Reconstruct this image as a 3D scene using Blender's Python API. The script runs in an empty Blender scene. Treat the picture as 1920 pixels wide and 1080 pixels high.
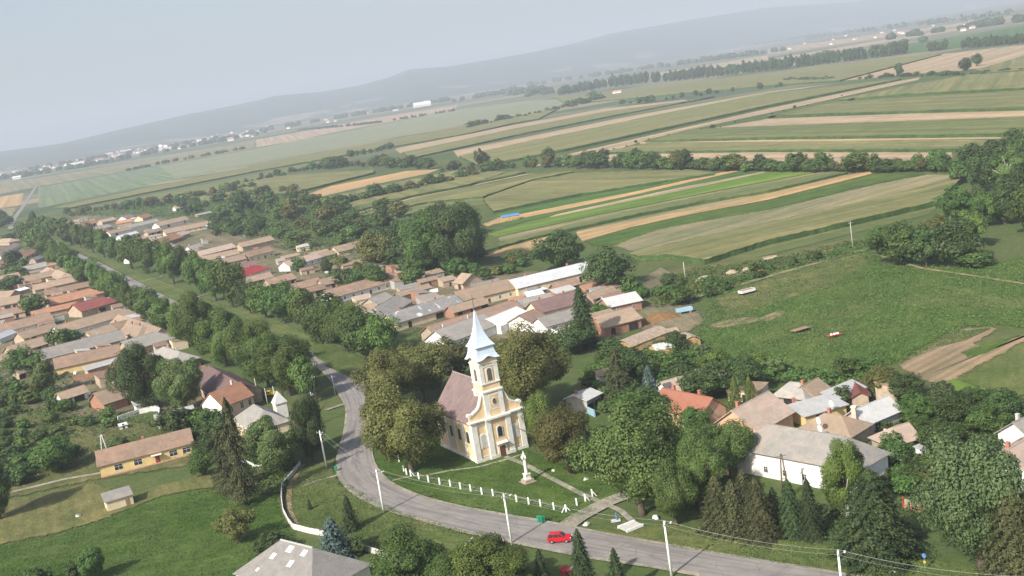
import bpy, math, random
import numpy as np
from mathutils import Vector, Matrix
random.seed(7); R=random.Random(11); NR=np.random.RandomState(5)
D=bpy.data; S=bpy.context.scene; COL=S.collection
rad=math.radians
# ---------------------------------------------------------------- camera
F,ROLL,HY,HC=2150.0,rad(9.1),142.0,85.0
DN=(math.sin(ROLL),math.cos(ROLL)); RT=(math.cos(ROLL),-math.sin(ROLL))
PITCH=math.atan2((540-HY)*math.cos(ROLL),F); CP,SP=math.cos(PITCH),math.sin(PITCH)
def P(x,y,z=0.0):
    vx,vy=x-960,y-540
    a=vx*RT[0]+vy*RT[1]; b=-(vx*DN[0]+vy*DN[1])
    d=Vector((a,F*CP+b*SP,-F*SP+b*CP)); t=(z-HC)/d.z
    return Vector((d.x*t,d.y*t,z))
def ppm(p): return F/(p-Vector((0,0,HC))).length       # photo pixels per metre at a place
cam=D.cameras.new('camera'); camo=D.objects.new('camera',cam); COL.objects.link(camo)
cam.sensor_width=36; cam.lens=F/1920*36; cam.clip_start=1; cam.clip_end=90000
fw=Vector((0,CP,-SP)); up0=Vector((0,SP,CP)); rt0=Vector((1,0,0))
up=up0*math.cos(ROLL)+rt0*math.sin(ROLL); rt=rt0*math.cos(ROLL)-up0*math.sin(ROLL)
camo.matrix_world=Matrix.Translation((0,0,HC))@Matrix((rt,up,-fw)).transposed().to_4x4()
S.camera=camo
# ---------------------------------------------------------------- light
SUN_AZ,SUN_EL=rad(228),rad(38)
w=D.worlds.new('World'); S.world=w; w.use_nodes=True; nt=w.node_tree
sky=nt.nodes.new('ShaderNodeTexSky'); sky.sky_type='NISHITA'; sky.sun_disc=False
sky.sun_elevation=SUN_EL; sky.sun_rotation=(math.pi/2-SUN_AZ)%(2*math.pi)
sky.air_density=1.0; sky.dust_density=3.4; sky.ozone_density=1.0; sky.altitude=100
nt.nodes['Background'].inputs[1].default_value=0.13
nt.links.new(sky.outputs[0],nt.nodes['Background'].inputs[0])
sl=D.lights.new('sun','SUN'); sl.energy=5.0; sl.angle=rad(0.6); sl.color=(1,.95,.86)
so=D.objects.new('sun',sl); COL.objects.link(so)
sd=Vector((math.cos(SUN_EL)*math.cos(SUN_AZ),math.cos(SUN_EL)*math.sin(SUN_AZ),math.sin(SUN_EL)))
so.rotation_euler=sd.to_track_quat('Z','Y').to_euler()
S.cycles.transparent_max_bounces=24
S.view_settings.view_transform='Standard'; S.view_settings.look='None'
S.view_settings.exposure=0.43; S.view_settings.gamma=1
HAZE=1.35e-4; HAZE_COL=(.79,.875,.985)
# ---------------------------------------------------------------- helpers
ORD='first second third fourth fifth sixth seventh eighth ninth tenth eleventh twelfth thirteenth fourteenth fifteenth sixteenth seventeenth eighteenth nineteenth'.split()
TENS={2:'twent',3:'thirt',4:'fort',5:'fift',6:'sixt',7:'sevent',8:'eight',9:'ninet'}
def ordw(n):
    if n<20: return ORD[n-1]
    h=''
    if n>=100:
        h='hundred and '; n-=100
        if n==0: return 'hundredth'
        if n<20: return h+ORD[n-1]
    t,u=divmod(n,10)
    return h+(TENS[t]+'ieth' if u==0 else TENS[t]+'y-'+ORD[u-1])
def tag(o,label,cat,group=None,kind=None):
    if label: o['label']=label
    if cat: o['category']=cat
    if group: o['group']=group
    if kind: o['kind']=kind
    return o
def empty(name,loc,rz,label,cat,group=None):
    o=D.objects.new(name,None); COL.objects.link(o); o.location=loc; o.rotation_euler=(0,0,rz)
    o.empty_display_size=.5
    return tag(o,label,cat,group)
class MB:
    def __init__(s): s.v=[]; s.f=[]; s.m=[]
    def add(s,vs,fs,mi=0):
        n=len(s.v); s.v+= [tuple(p) for p in vs]; s.f+=[tuple(i+n for i in f) for f in fs]; s.m+=[mi]*len(fs); return s
    def box(s,x0,x1,y0,y1,z0,z1,mi=0):
        return s.add([(x0,y0,z0),(x1,y0,z0),(x1,y1,z0),(x0,y1,z0),(x0,y0,z1),(x1,y0,z1),(x1,y1,z1),(x0,y1,z1)],
          [(0,3,2,1),(4,5,6,7),(0,1,5,4),(1,2,6,5),(2,3,7,6),(3,0,4,7)],mi)
    def prism(s,poly,axis,a,b,mi=0):
        # poly in the two other axes, extruded along axis from a to b
        def mk(u,v,t): return {'x':(t,u,v),'y':(u,t,v),'z':(u,v,t)}[axis]
        n=len(poly); vs=[mk(u,v,a) for u,v in poly]+[mk(u,v,b) for u,v in poly]
        fs=[tuple(range(n)),tuple(range(2*n-1,n-1,-1))]+[(i,i+n,(i+1)%n+n,(i+1)%n) for i in range(n)]
        return s.add(vs,fs,mi)
    def tube(s,pts,rs,n=8,mi=0,cap=True):
        rings=[]; vs=[]
        for i,p in enumerate(pts):
            p=Vector(p); d=(Vector(pts[min(i+1,len(pts)-1)])-Vector(pts[max(i-1,0)])).normalized()
            a=d.orthogonal().normalized() if abs(d.z)<.98 else Vector((1,0,0)); b=d.cross(a); a=b.cross(d)
            for k in range(n):
                t=2*math.pi*k/n; vs.append(p+(a*math.cos(t)+b*math.sin(t))*rs[i])
        fs=[(i*n+k,i*n+(k+1)%n,(i+1)*n+(k+1)%n,(i+1)*n+k) for i in range(len(pts)-1) for k in range(n)]
        if cap: fs+=[tuple(range(n-1,-1,-1)),tuple((len(pts)-1)*n+k for k in range(n))]
        return s.add(vs,fs,mi)
    def mesh(s,name):
        me=D.meshes.new(name); me.from_pydata(s.v,[],s.f); 
        return me
    def build(s,name,mats,parent=None,smooth=False,loc=None):
        me=s.mesh(name)
        mats=mats if isinstance(mats,(list,tuple)) else [mats]
        for m in mats: me.materials.append(m)
        me.polygons.foreach_set('material_index',s.m)
        if smooth: me.polygons.foreach_set('use_smooth',[True]*len(me.polygons))
        bm_fix(me); o=D.objects.new(name,me); COL.objects.link(o)
        if parent: o.parent=parent
        if loc: o.location=loc
        return o
import bmesh
def bm_fix(me):
    b=bmesh.new(); b.from_mesh(me); bmesh.ops.recalc_face_normals(b,faces=b.faces); b.to_mesh(b and me); b.free()
# ---------------------------------------------------------------- materials
def newmat(name):
    m=D.materials.new(name); m.use_nodes=True; nt=m.node_tree; return m,nt,nt.nodes['Principled BSDF']
def N(nt,t,**k):
    n=nt.nodes.new(t)
    for a,b in k.items(): setattr(n,a,b)
    return n
def ramp(nt,fac,stops):
    r=N(nt,'ShaderNodeValToRGB'); nt.links.new(fac,r.inputs[0]); e=r.color_ramp.elements
    while len(e)<len(stops): e.new(.5)
    for i,(p,c) in enumerate(stops): e[i].position=p; e[i].color=(*c,1)
    return r.outputs[0]
def noise(nt,vec,scale,detail=4,rough=.55,dist=0):
    n=N(nt,'ShaderNodeTexNoise'); n.inputs['Scale'].default_value=scale; n.inputs['Detail'].default_value=detail
    n.inputs['Roughness'].default_value=rough; n.inputs['Distortion'].default_value=dist
    if vec is not None: nt.links.new(vec,n.inputs['Vector'])
    return n.outputs['Fac']
def mixc(nt,f,a,b,mode='MIX'):
    m=N(nt,'ShaderNodeMix',data_type='RGBA',blend_type=mode)
    for i,v in ((0,f),(6,a),(7,b)):
        if hasattr(v,'is_output') or hasattr(v,'node'): nt.links.new(v,m.inputs[i])
        elif i==0: m.inputs[0].default_value=v
        else: m.inputs[i].default_value=(*v,1)
    return m.outputs[2]
def mapping(nt,vec,sc,rz=0):
    m=N(nt,'ShaderNodeMapping'); m.inputs['Scale'].default_value=sc; m.inputs['Rotation'].default_value=(0,0,rz); nt.links.new(vec,m.inputs[0]); return m.outputs[0]
def sc3(c,k): return tuple(min(1,x*k) for x in c)
def simple(name,c,rough=.8,var=.18,scale=1.2,metal=0,bump=0):
    m,nt,b=newmat(name); tc=N(nt,'ShaderNodeTexCoord').outputs['Object']
    f=noise(nt,tc,scale,5,.6)
    col=ramp(nt,f,[(.3,sc3(c,1-var)),(.7,sc3(c,1+var))]); nt.links.new(col,b.inputs['Base Color'])
    b.inputs['Roughness'].default_value=rough; b.inputs['Metallic'].default_value=metal
    if 'Specular IOR Level' in b.inputs: b.inputs['Specular IOR Level'].default_value=.3
    if bump:
        bp=N(nt,'ShaderNodeBump'); bp.inputs['Strength'].default_value=bump; bp.inputs['Distance'].default_value=.1
        nt.links.new(noise(nt,tc,scale*4,3),bp.inputs['Height']); nt.links.new(bp.outputs[0],b.inputs['Normal'])
    return m
def roofmat(name,c,c2,tile=True,spots=None):
    m,nt,b=newmat(name); tc=N(nt,'ShaderNodeTexCoord').outputs['Object']
    oi=N(nt,'ShaderNodeObjectInfo').outputs['Random']
    f=noise(nt,tc,.55,6,.7,.6); col=ramp(nt,f,[(.33,c),(.68,c2)])
    f2=noise(nt,mapping(nt,tc,(2.5,2.5,2.5)),1.6,4,.7)
    col=mixc(nt,ramp(nt,f2,[(.35,(0,0,0)),(.75,(.42,.42,.42))]),col,sc3(c,.55))
    # streaks running down the slope and tile courses across it
    f3=noise(nt,mapping(nt,tc,(3,.35,.35)),1.4,3,.6); col=mixc(nt,ramp(nt,f3,[(.5,(0,0,0)),(.8,(.3,.3,.3))]),col,sc3(c2,1.25))
    if spots:
        f4=noise(nt,tc,.35,2,.4); col=mixc(nt,ramp(nt,f4,[(.62,(0,0,0)),(.66,(.8,.8,.8))]),col,spots)
    f5=noise(nt,mapping(nt,tc,(.35,1,1)),.5,2,.4); col=mixc(nt,ramp(nt,f5,[(.54,(0,0,0)),(.57,(.22,.22,.22))]),col,(min(1,c2[0]*1.3),c2[1]*1.02,c2[2]*.92) if tile else c2)
    hs=N(nt,'ShaderNodeHueSaturation'); mr=N(nt,'ShaderNodeMapRange'); mr.inputs[3].default_value=.82; mr.inputs[4].default_value=1.18
    nt.links.new(oi,mr.inputs[0]); nt.links.new(mr.outputs[0],hs.inputs['Value']); nt.links.new(col,hs.inputs['Color'])
    nt.links.new(hs.outputs[0],b.inputs['Base Color']); b.inputs['Roughness'].default_value=.85
    wv=N(nt,'ShaderNodeTexWave',bands_direction='X'); wv.inputs['Scale'].default_value=1.6 if tile else .9; nt.links.new(tc,wv.inputs[0])
    bp=N(nt,'ShaderNodeBump'); bp.inputs['Strength'].default_value=.5; bp.inputs['Distance'].default_value=.06
    nt.links.new(wv.outputs['Fac'],bp.inputs['Height']); nt.links.new(bp.outputs[0],b.inputs['Normal'])
    return m
RM=dict(tan=roofmat('tan_tiles',(.27,.20,.138),(.37,.28,.20)),brown=roofmat('brown_tiles',(.22,.145,.10),(.33,.235,.17)),
 orange=roofmat('orange_tiles',(.36,.16,.09),(.44,.25,.16)),red=roofmat('red_tiles',(.20,.055,.045),(.30,.10,.085)),
 crimson=roofmat('crimson_sheet',(.33,.03,.035),(.38,.05,.05)),plum=roofmat('plum_tiles',(.15,.095,.085),(.22,.145,.13)),
 grey=roofmat('grey_slate',(.25,.235,.21),(.35,.33,.295)),light=roofmat('light_sheet',(.42,.42,.40),(.55,.54,.52),False),
 white=roofmat('white_sheet',(.60,.61,.62),(.75,.76,.77),False),patch=roofmat('patched_slate',(.20,.195,.185),(.30,.29,.28),True,(.62,.62,.62)),
 rust=roofmat('rust_sheet',(.26,.10,.06),(.31,.13,.08),False),pale=roofmat('pale_tiles',(.36,.27,.21),(.46,.37,.30)),dark=roofmat('dark_slate',(.07,.07,.075),(.11,.11,.12)))
WM=dict(white=simple('white_plaster',(.72,.71,.67),.9,.12,.8),cream=simple('cream_plaster',(.66,.55,.38),.9,.15,.7),yellow=simple('yellow_plaster',(.68,.50,.23),.9,.12,.8),
 brick=simple('brick_wall',(.34,.18,.12),.9,.3,2.5),tan=simple('tan_plaster',(.42,.33,.24),.9,.25,.9),pink=simple('pink_plaster',(.68,.47,.36),.9,.12,.8),grey=simple('grey_plaster',(.40,.38,.35),.9,.2,.8),
 apri=simple('apricot_plaster',(.72,.53,.32),.9,.14,.5),peach=simple('peach_plaster',(.66,.40,.26),.9,.12,.8))
M=dict(trim=simple('white_trim',(.74,.72,.66),.85,.14,.7),glass=simple('window_glass',(.035,.04,.045),.25,.3,1),door=simple('door_wood',(.16,.06,.035),.6,.2,3),
 concrete=simple('concrete',(.50,.49,.46),.9,.15,1.5),post=simple('whitewash',(.78,.78,.76),.85,.08,3),dwood=simple('old_timber',(.13,.10,.075),.9,.25,3),wood=simple('timber',(.30,.20,.13),.9,.25,2),
 zinc=simple('zinc_cap',(.56,.64,.72),.45,.05,.6),bark=simple('bark',(.11,.085,.065),.95,.3,4),barkp=simple('pale_bark',(.36,.33,.29),.95,.3,4),steel=simple('steel',(.35,.36,.37),.5,.1,2,.5),
 black=simple('black_rubber',(.02,.02,.022),.8,.2,4),carred=simple('car_red_paint',(.52,.012,.02),.25,.03,1),chrome=simple('lamp_glass',(.75,.75,.72),.2,.05,4),dark=simple('painted_void_shade',(.03,.028,.026),.9,.2,2),  # dark: near-black colour standing in for the shade inside openings
 green=simple('bin_green',(.02,.30,.16),.5,.08,2),blue=simple('blue_paint',(.09,.22,.46),.5,.08,2),lblue=simple('pale_blue_paint',(.30,.48,.58),.6,.15,2),redp=simple('red_paint',(.42,.06,.04),.6,.12,2),
 yellowp=simple('yellow_paint',(.70,.50,.02),.4,.06,2),beige=simple('beige_paint',(.55,.50,.38),.4,.06,2),straw=simple('straw',(.42,.27,.12),1,.3,1.3,0,.6),strawg=simple('weathered_straw',(.36,.28,.21),1,.3,1.0,0,.6),
 dung=simple('manure',(.20,.115,.05),1,.35,1.0,0,.7),cloth=simple('white_cloth',(.80,.80,.80),.9,.04,1),wire=simple('wire',(.45,.45,.43),.6,.05,1),limestone=simple('limestone',(.70,.68,.62),.9,.12,2),brickred=simple('brick_red',(.40,.17,.11),.9,.2,3),
 tealp=simple('teal_paint',(.03,.20,.24),.5,.08,2),town=simple('far_plaster',(.80,.78,.74),.9,.1,.05),townroof=simple('far_tiles',(.42,.24,.17),.9,.2,.05),gold=simple('cross_iron',(.12,.11,.10),.5,.1,3))
# ---- ground, fields
def groundmat():
    m,nt,b=newmat('ground_grass'); pos=N(nt,'ShaderNodeNewGeometry').outputs['Position']
    a=noise(nt,pos,.012,5,.6,.5); c=ramp(nt,a,[(.30,(.060,.098,.028)),(.5,(.075,.115,.034)),(.70,(.135,.135,.055))])
    f=noise(nt,pos,.11,6,.65,.4); c=mixc(nt,ramp(nt,f,[(.35,(.0,.0,.0)),(.72,(.55,.55,.55))]),c,(.14,.15,.06))
    g=noise(nt,pos,.45,5,.7); c=mixc(nt,ramp(nt,g,[(.40,(0,0,0)),(.70,(.5,.5,.5))]),c,(.035,.065,.02))
    # patchwork of far fields
    far=[]
    mp=mapping(nt,pos,(.0010,.0062,1),rad(-35))
    v=N(nt,'ShaderNodeTexVoronoi'); v.inputs['Scale'].default_value=1; v.inputs['Randomness'].default_value=.85; nt.links.new(mp,v.inputs['Vector'])
    sx=N(nt,'ShaderNodeSeparateColor'); nt.links.new(v.outputs['Color'],sx.inputs[0])
    pc=ramp(nt,sx.outputs[0],[(0,(.045,.085,.045)),(.25,(.115,.135,.075)),(.45,(.20,.185,.11)),(.62,(.075,.115,.05)),(.80,(.33,.25,.17)),(1,(.16,.17,.10))])
    sp=N(nt,'ShaderNodeSeparateXYZ'); nt.links.new(pos,sp.inputs[0])
    mr=N(nt,'ShaderNodeMapRange'); mr.inputs[1].default_value=1500; mr.inputs[2].default_value=1900; nt.links.new(sp.outputs[1],mr.inputs[0])
    c=mixc(nt,mr.outputs[0],c,pc)
    nt.links.new(c,b.inputs['Base Color']); b.inputs['Roughness'].default_value=1; b.inputs['Specular IOR Level'].default_value=.1
    bp=N(nt,'ShaderNodeBump'); bp.inputs['Strength'].default_value=.6; bp.inputs['Distance'].default_value=.5
    nt.links.new(noise(nt,pos,.8,4,.7),bp.inputs['Height']); nt.links.new(bp.outputs[0],b.inputs['Normal'])
    return m
def fieldmat(name,c1,c2,row=.35,bump=.4,patch=None,rs=1.0,mott=None):
    mott=mott if mott is not None else (.42 if rs<1 else .2)
    m,nt,b=newmat(name); uv=N(nt,'ShaderNodeUVMap').outputs[0]; pos=N(nt,'ShaderNodeNewGeometry').outputs['Position']
    f=noise(nt,mapping(nt,uv,(.012,.22*rs,1)),1,4,.6); c=ramp(nt,f,[(.38,c1),(.62,c2)])
    g=noise(nt,mapping(nt,uv,(.10,.9*rs,1)),1,4,.7); c=mixc(nt,ramp(nt,g,[(.42,(0,0,0)),(.75,(row,row,row))]),c,sc3(c1,.55))
    h=noise(nt,pos,.35,5,.7); c=mixc(nt,ramp(nt,h,[(.45,(0,0,0)),(.75,(.35,.35,.35))]),c,patch or sc3(c2,1.25))
    k=noise(nt,pos,.03,4,.6); c=mixc(nt,ramp(nt,k,[(.45,(0,0,0)),(.65,(.45,.45,.45))]),c,patch or sc3(c1,.8))
    wv=N(nt,'ShaderNodeTexWave',bands_direction='Y'); wv.inputs['Scale'].default_value=.11; wv.inputs['Distortion'].default_value=1.2; wv.inputs['Detail'].default_value=2; wv.inputs['Detail Scale'].default_value=.3; nt.links.new(uv,wv.inputs[0])
    rw=.10 if rs>=1 else .05; c=mixc(nt,1.0,c,ramp(nt,wv.outputs['Fac'],[(.15,(1-rw,1-rw*.7,1-rw)),(.8,(1+rw,1+rw,1+rw))]),'MULTIPLY')
    bn=noise(nt,mapping(nt,uv,(.0008,.085,1)),1,2,.5); c=mixc(nt,1.0 if rs>=1 else .3,c,ramp(nt,bn,[(.40,(.80,.86,.80)),(.47,(1,1,1)),(.54,(1,1,1)),(.60,(1.22,1.14,1.06))]),'MULTIPLY')
    q=noise(nt,pos,1.5,6,.8,.2); c=mixc(nt,1.0,c,ramp(nt,q,[(.33,(1-mott,1-mott,1-mott)),(.5,(1,1,1)),(.67,(1+mott,1+mott*.95,1+mott*.7))]),'MULTIPLY')
    q=noise(nt,pos,.11,4,.6,.5); c=mixc(nt,1.0,c,ramp(nt,q,[(.35,(1-mott*.5,1-mott*.35,1-mott*.5)),(.5,(1,1,1)),(.65,(1+mott*.5,1+mott*.4,1+mott*.3))]),'MULTIPLY')
    nt.links.new(c,b.inputs['Base Color']); b.inputs['Roughness'].default_value=1; b.inputs['Specular IOR Level'].default_value=.1
    bp=N(nt,'ShaderNodeBump'); bp.inputs['Strength'].default_value=bump; bp.inputs['Distance'].default_value=.5
    nt.links.new(g,bp.inputs['Height']); nt.links.new(bp.outputs[0],b.inputs['Normal'])
    return m
FM=dict(corn=fieldmat('corn_tassels',(.150,.155,.062),(.225,.21,.10),.5),cornside=fieldmat('corn_leaves',(.052,.095,.034),(.085,.138,.050),.6,1,None,1,.5),dryverge=fieldmat('dry_verge',(.085,.11,.033),(.145,.14,.055),.35,.5,(.20,.165,.085),.4),
 green=fieldmat('green_crop',(.055,.115,.030),(.090,.155,.042)),bright=fieldmat('bright_crop',(.12,.19,.035),(.16,.23,.05)),olive=fieldmat('olive_crop',(.12,.145,.052),(.175,.18,.08)),
 tan=fieldmat('stubble',(.33,.24,.16),(.42,.32,.22),.25,.2),orange=fieldmat('bare_earth',(.40,.25,.13),(.48,.32,.17),.25,.2,(.33,.24,.13)),teal=fieldmat('beet_leaves',(.135,.185,.10),(.175,.21,.125),.2),
 pale=fieldmat('pale_crop',(.19,.21,.13),(.25,.25,.17),.2),dry=fieldmat('dry_grass',(.20,.18,.10),(.30,.25,.16),.35,.4,(.10,.14,.05)),soil=fieldmat('garden_soil',(.24,.17,.11),(.31,.23,.15),.3,.3,(.20,.17,.09)),
 meadow=fieldmat('meadow_grass',(.050,.098,.020),(.080,.132,.028),.3,.6,(.105,.125,.040),.4),lawn=fieldmat('lawn_grass',(.040,.082,.012),(.062,.108,.018),.2,.4,(.115,.145,.05),.4),yard=fieldmat('yard_earth',(.15,.125,.08),(.22,.18,.12),.3,.4,(.06,.09,.03),.4),
 verge=fieldmat('verge_grass',(.066,.106,.024),(.105,.135,.040),.3,.5,(.16,.15,.07),.4),tar=fieldmat('tar_patch',(.155,.147,.138),(.20,.19,.175),.2,.2,None,1),gravel=fieldmat('gravel',(.27,.24,.20),(.35,.32,.27),.2,.2,(.20,.19,.14),.6),weeds=fieldmat('weedy_ground',(.075,.095,.032),(.13,.13,.055),.4,.6,(.18,.15,.08),.4))
def roadmat():
    m,nt,b=newmat('asphalt'); uv=N(nt,'ShaderNodeUVMap').outputs[0]; pos=N(nt,'ShaderNodeNewGeometry').outputs['Position']
    f=noise(nt,pos,.25,5,.6); c=ramp(nt,f,[(.3,(.215,.195,.175)),(.7,(.285,.26,.235))])
    g=noise(nt,mapping(nt,uv,(9,.04,1)),1,4,.6,.3); c=mixc(nt,ramp(nt,g,[(.48,(0,0,0)),(.60,(.7,.7,.7))]),c,(.135,.125,.12))
    h=noise(nt,pos,2.5,4,.7); c=mixc(nt,ramp(nt,h,[(.5,(0,0,0)),(.8,(.3,.3,.3))]),c,(.27,.25,.22))
    v=N(nt,'ShaderNodeTexVoronoi',feature='DISTANCE_TO_EDGE'); v.inputs['Scale'].default_value=.22; nt.links.new(pos,v.inputs['Vector'])
    c=mixc(nt,ramp(nt,v.outputs[0],[(.0,(.5,.5,.5)),(.02,(0,0,0))]),c,(.10,.095,.09))
    nt.links.new(c,b.inputs['Base Color']); b.inputs['Roughness'].default_value=.85; return m
FM['road']=roadmat()
def leafmat(name,c1,c2,c3,tr=.15):
    m,nt,b=newmat(name); tc=N(nt,'ShaderNodeTexCoord').outputs['Object']; oi=N(nt,'ShaderNodeObjectInfo').outputs['Random']
    ad=N(nt,'ShaderNodeVectorMath',operation='ADD'); nt.links.new(tc,ad.inputs[0]); nt.links.new(oi,ad.inputs[1])
    f=noise(nt,ad.outputs[0],4.5,4,.7); c=ramp(nt,f,[(.32,c1),(.5,c2),(.70,c3)])
    g=noise(nt,ad.outputs[0],28,2,.6); c=mixc(nt,ramp(nt,g,[(.45,(0,0,0)),(.75,(.5,.5,.5))]),c,c3)
    hs=N(nt,'ShaderNodeHueSaturation'); mr=N(nt,'ShaderNodeMapRange'); mr.inputs[3].default_value=.62; mr.inputs[4].default_value=1.10
    mh=N(nt,'ShaderNodeMapRange'); mh.inputs[3].default_value=.485; mh.inputs[4].default_value=.515
    nt.links.new(oi,mr.inputs[0]); nt.links.new(mr.outputs[0],hs.inputs['Value']); nt.links.new(oi,mh.inputs[0]); nt.links.new(mh.outputs[0],hs.inputs['Hue']); nt.links.new(c,hs.inputs['Color'])
    nt.links.new(hs.outputs[0],b.inputs['Base Color']); b.inputs['Roughness'].default_value=.6; b.inputs['Specular IOR Level'].default_value=.25
    t=N(nt,'ShaderNodeBsdfTranslucent'); nt.links.new(hs.outputs[0],t.inputs[0]); mx=N(nt,'ShaderNodeMixShader'); mx.inputs[0].default_value=tr
    nt.links.new(b.outputs[0],mx.inputs[1]); nt.links.new(t.outputs[0],mx.inputs[2]); nt.links.new(mx.outputs[0],nt.nodes['Material Output'].inputs[0])
    return m
LM=dict(green=leafmat('green_leaves',(0.041,0.084,0.019),(0.074,0.135,0.030),(0.135,0.209,0.046)),dark=leafmat('dark_leaves',(.034,.063,.018),(.060,.102,.028),(.100,.150,.044)),
 plane=leafmat('plane_leaves',(0.051,0.097,0.019),(0.092,0.159,0.032),(0.162,0.236,0.051)),chest=leafmat('chestnut_leaves',(.070,.080,.020),(.125,.132,.034),(.20,.195,.06)),
 ash=leafmat('ash_leaves',(.060,.104,.024),(.105,.168,.040),(.170,.245,.068)),yellow=leafmat('yellow_green_leaves',(.075,.115,.022),(.118,.172,.032),(.175,.245,.055)),
 willow=leafmat('willow_leaves',(0.074,0.121,0.034),(0.121,0.182,0.054),(0.189,0.250,0.081)),walnut=leafmat('walnut_leaves',(.052,.085,.030),(.085,.130,.046),(.150,.200,.085)),
 spruce=leafmat('spruce_needles',(0.024,0.049,0.018),(0.043,0.076,0.024),(0.078,0.115,0.038),.1),blue=leafmat('blue_needles',(0.061,0.101,0.088),(0.101,0.155,0.135),(0.162,0.230,0.203),.1),
 pine=leafmat('pine_needles',(0.041,0.057,0.020),(0.074,0.084,0.030),(0.121,0.121,0.046),.1),thuja=leafmat('thuja_leaves',(0.068,0.101,0.022),(0.108,0.142,0.030),(0.162,0.196,0.041),.1),pur=leafmat('bronze_leaves',(0.068,0.054,0.027),(0.121,0.095,0.047),(0.189,0.149,0.068)),
 rust=leafmat('rust_leaves',(0.216,0.081,0.027),(0.351,0.135,0.047),(0.459,0.216,0.081)))
# ---------------------------------------------------------------- ground sheets
SOFT=set('yard weeds verge lawn dry soil meadow orange2 dryverge'.split()); SOFTM={}
def softmat(m):
    if m.name in SOFTM: return SOFTM[m.name]
    c=m.copy(); c.name=m.name+'_ragged'; nt=c.node_tree; out=nt.nodes['Material Output']; src=out.inputs[0].links[0].from_socket
    at=N(nt,'ShaderNodeAttribute'); at.attribute_name='edge'; pos=N(nt,'ShaderNodeNewGeometry').outputs['Position']
    nz=noise(nt,pos,.32,5,.75,.4); a=N(nt,'ShaderNodeMath',operation='MULTIPLY_ADD'); nt.links.new(nz,a.inputs[0]); a.inputs[1].default_value=2.2; nt.links.new(at.outputs['Fac'],a.inputs[2])
    mr=N(nt,'ShaderNodeMapRange'); mr.inputs[1].default_value=1.22; mr.inputs[2].default_value=1.55; nt.links.new(a.outputs[0],mr.inputs[0])
    t=N(nt,'ShaderNodeBsdfTransparent'); mx=N(nt,'ShaderNodeMixShader'); nt.links.new(mr.outputs[0],mx.inputs[0]); nt.links.new(t.outputs[0],mx.inputs[1]); nt.links.new(src,mx.inputs[2]); nt.links.new(mx.outputs[0],out.inputs[0])
    SOFTM[m.name]=c; return c
def ragged(W,h):
    out=[]; r=random.Random(int(abs(W[0].x)*10)+len(W))
    for i,p in enumerate(W):
        q=W[(i+1)%len(W)]; L=(q-p).length; k=ppm(p); step=max(2.5,9/k); n=min(60,max(1,int(L/step))); d=(q-p).normalized(); e=Vector((-d.y,d.x,0)); amp=min(1.2,max(.25,.8/k))
        for j in range(n):
            o=p.lerp(q,j/n)+e*(r.uniform(-amp,amp) if j else 0)
            if h: o.z+=r.uniform(-.28,.22)
            out.append(o)
    return out
def sheet(name,pts,mat,z,label,h=0,kind='structure',cat=None,soft=False):
    """a field/yard outline in world metres; h>0 makes a standing crop with leafy sides"""
    W=[Vector((p.x,p.y,z+h)) for p in pts]; n=len(W)
    L=max(range(n),key=lambda i:(W[i]-W[(i+1)%n]).length); d=(W[(L+1)%n]-W[L]).normalized(); e=Vector((-d.y,d.x,0))
    if not soft: W=ragged(W,h); n=len(W)
    me=D.meshes.new(name); V=[tuple(p) for p in W]; Fs=[tuple(range(n))]
    if h>0:
        V+=[(p.x,p.y,0) for p in W]; Fs+=[(i,(i+1)%n,(i+1)%n+n,i+n) for i in range(n)]
    me.from_pydata(V,[],Fs); 
    if soft:
        k=ppm(W[0]); ar=abs(sum(W[i-1].x*W[i].y-W[i].x*W[i-1].y for i in range(n)))/2; pr=sum((W[i]-W[i-1]).length for i in range(n)); b=bmesh.new(); b.from_mesh(me); b.normal_update(); bmesh.ops.inset_region(b,faces=b.faces[:],thickness=min(min(14,max(2.6,20/k)),.42*ar/pr),use_even_offset=False,use_boundary=True); b.to_mesh(me); b.free()
        bv={v for e_ in me.edges for v in e_.vertices}; cnt_={}
        for po in me.polygons:
            for ek in po.edge_keys: cnt_[ek]=cnt_.get(ek,0)+1
        bd={v for ek,c in cnt_.items() if c==1 for v in ek}
        at=me.attributes.new('edge','FLOAT','POINT'); at.data.foreach_set('value',[0. if i in bd else 1. for i in range(len(me.vertices))])
        mat=softmat(mat)
    bm_fix(me); top=[po.index for po in me.polygons if abs(po.normal.z)>.5]
    if me.polygons[top[0]].normal.z<0: me.flip_normals()
    top=set(top)
    uvl=me.uv_layers.new(name='UVMap')
    for po in me.polygons:
        for li in po.loop_indices:
            c=me.vertices[me.loops[li].vertex_index].co
            if po.index in top: uvl.data[li].uv=(c.dot(d),c.dot(e))
            else: uvl.data[li].uv=(c.dot(d)*6,c.z*3)
    me.materials.append(mat)
    if h>0:
        me.materials.append(FM['cornside'])
        for po in me.polygons:
            if po.index not in top: po.material_index=1
    o=D.objects.new(name,me); COL.objects.link(o); return tag(o,label,cat or name.replace('_',' '),None,kind)
ZL=[.02]
def fld(name,px,mat,label,h=0):
    ZL[0]+=.004 if h==0 else 0
    return sheet(name,[P(x,y,h) for x,y in px],FM[mat],.03 if h else ZL[0],label,h,soft=(mat in SOFT and h==0))
me=D.meshes.new('ground'); g=30000; me.from_pydata([(-g,-2000,0),(g,-2000,0),(g,29000,0),(-g,29000,0)],[],[(0,1,2,3)])
me.materials.append(groundmat()); go=D.objects.new('ground',me); COL.objects.link(go); tag(go,'flat green and brown farmland reaching to the hills','ground',None,'structure')
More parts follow.
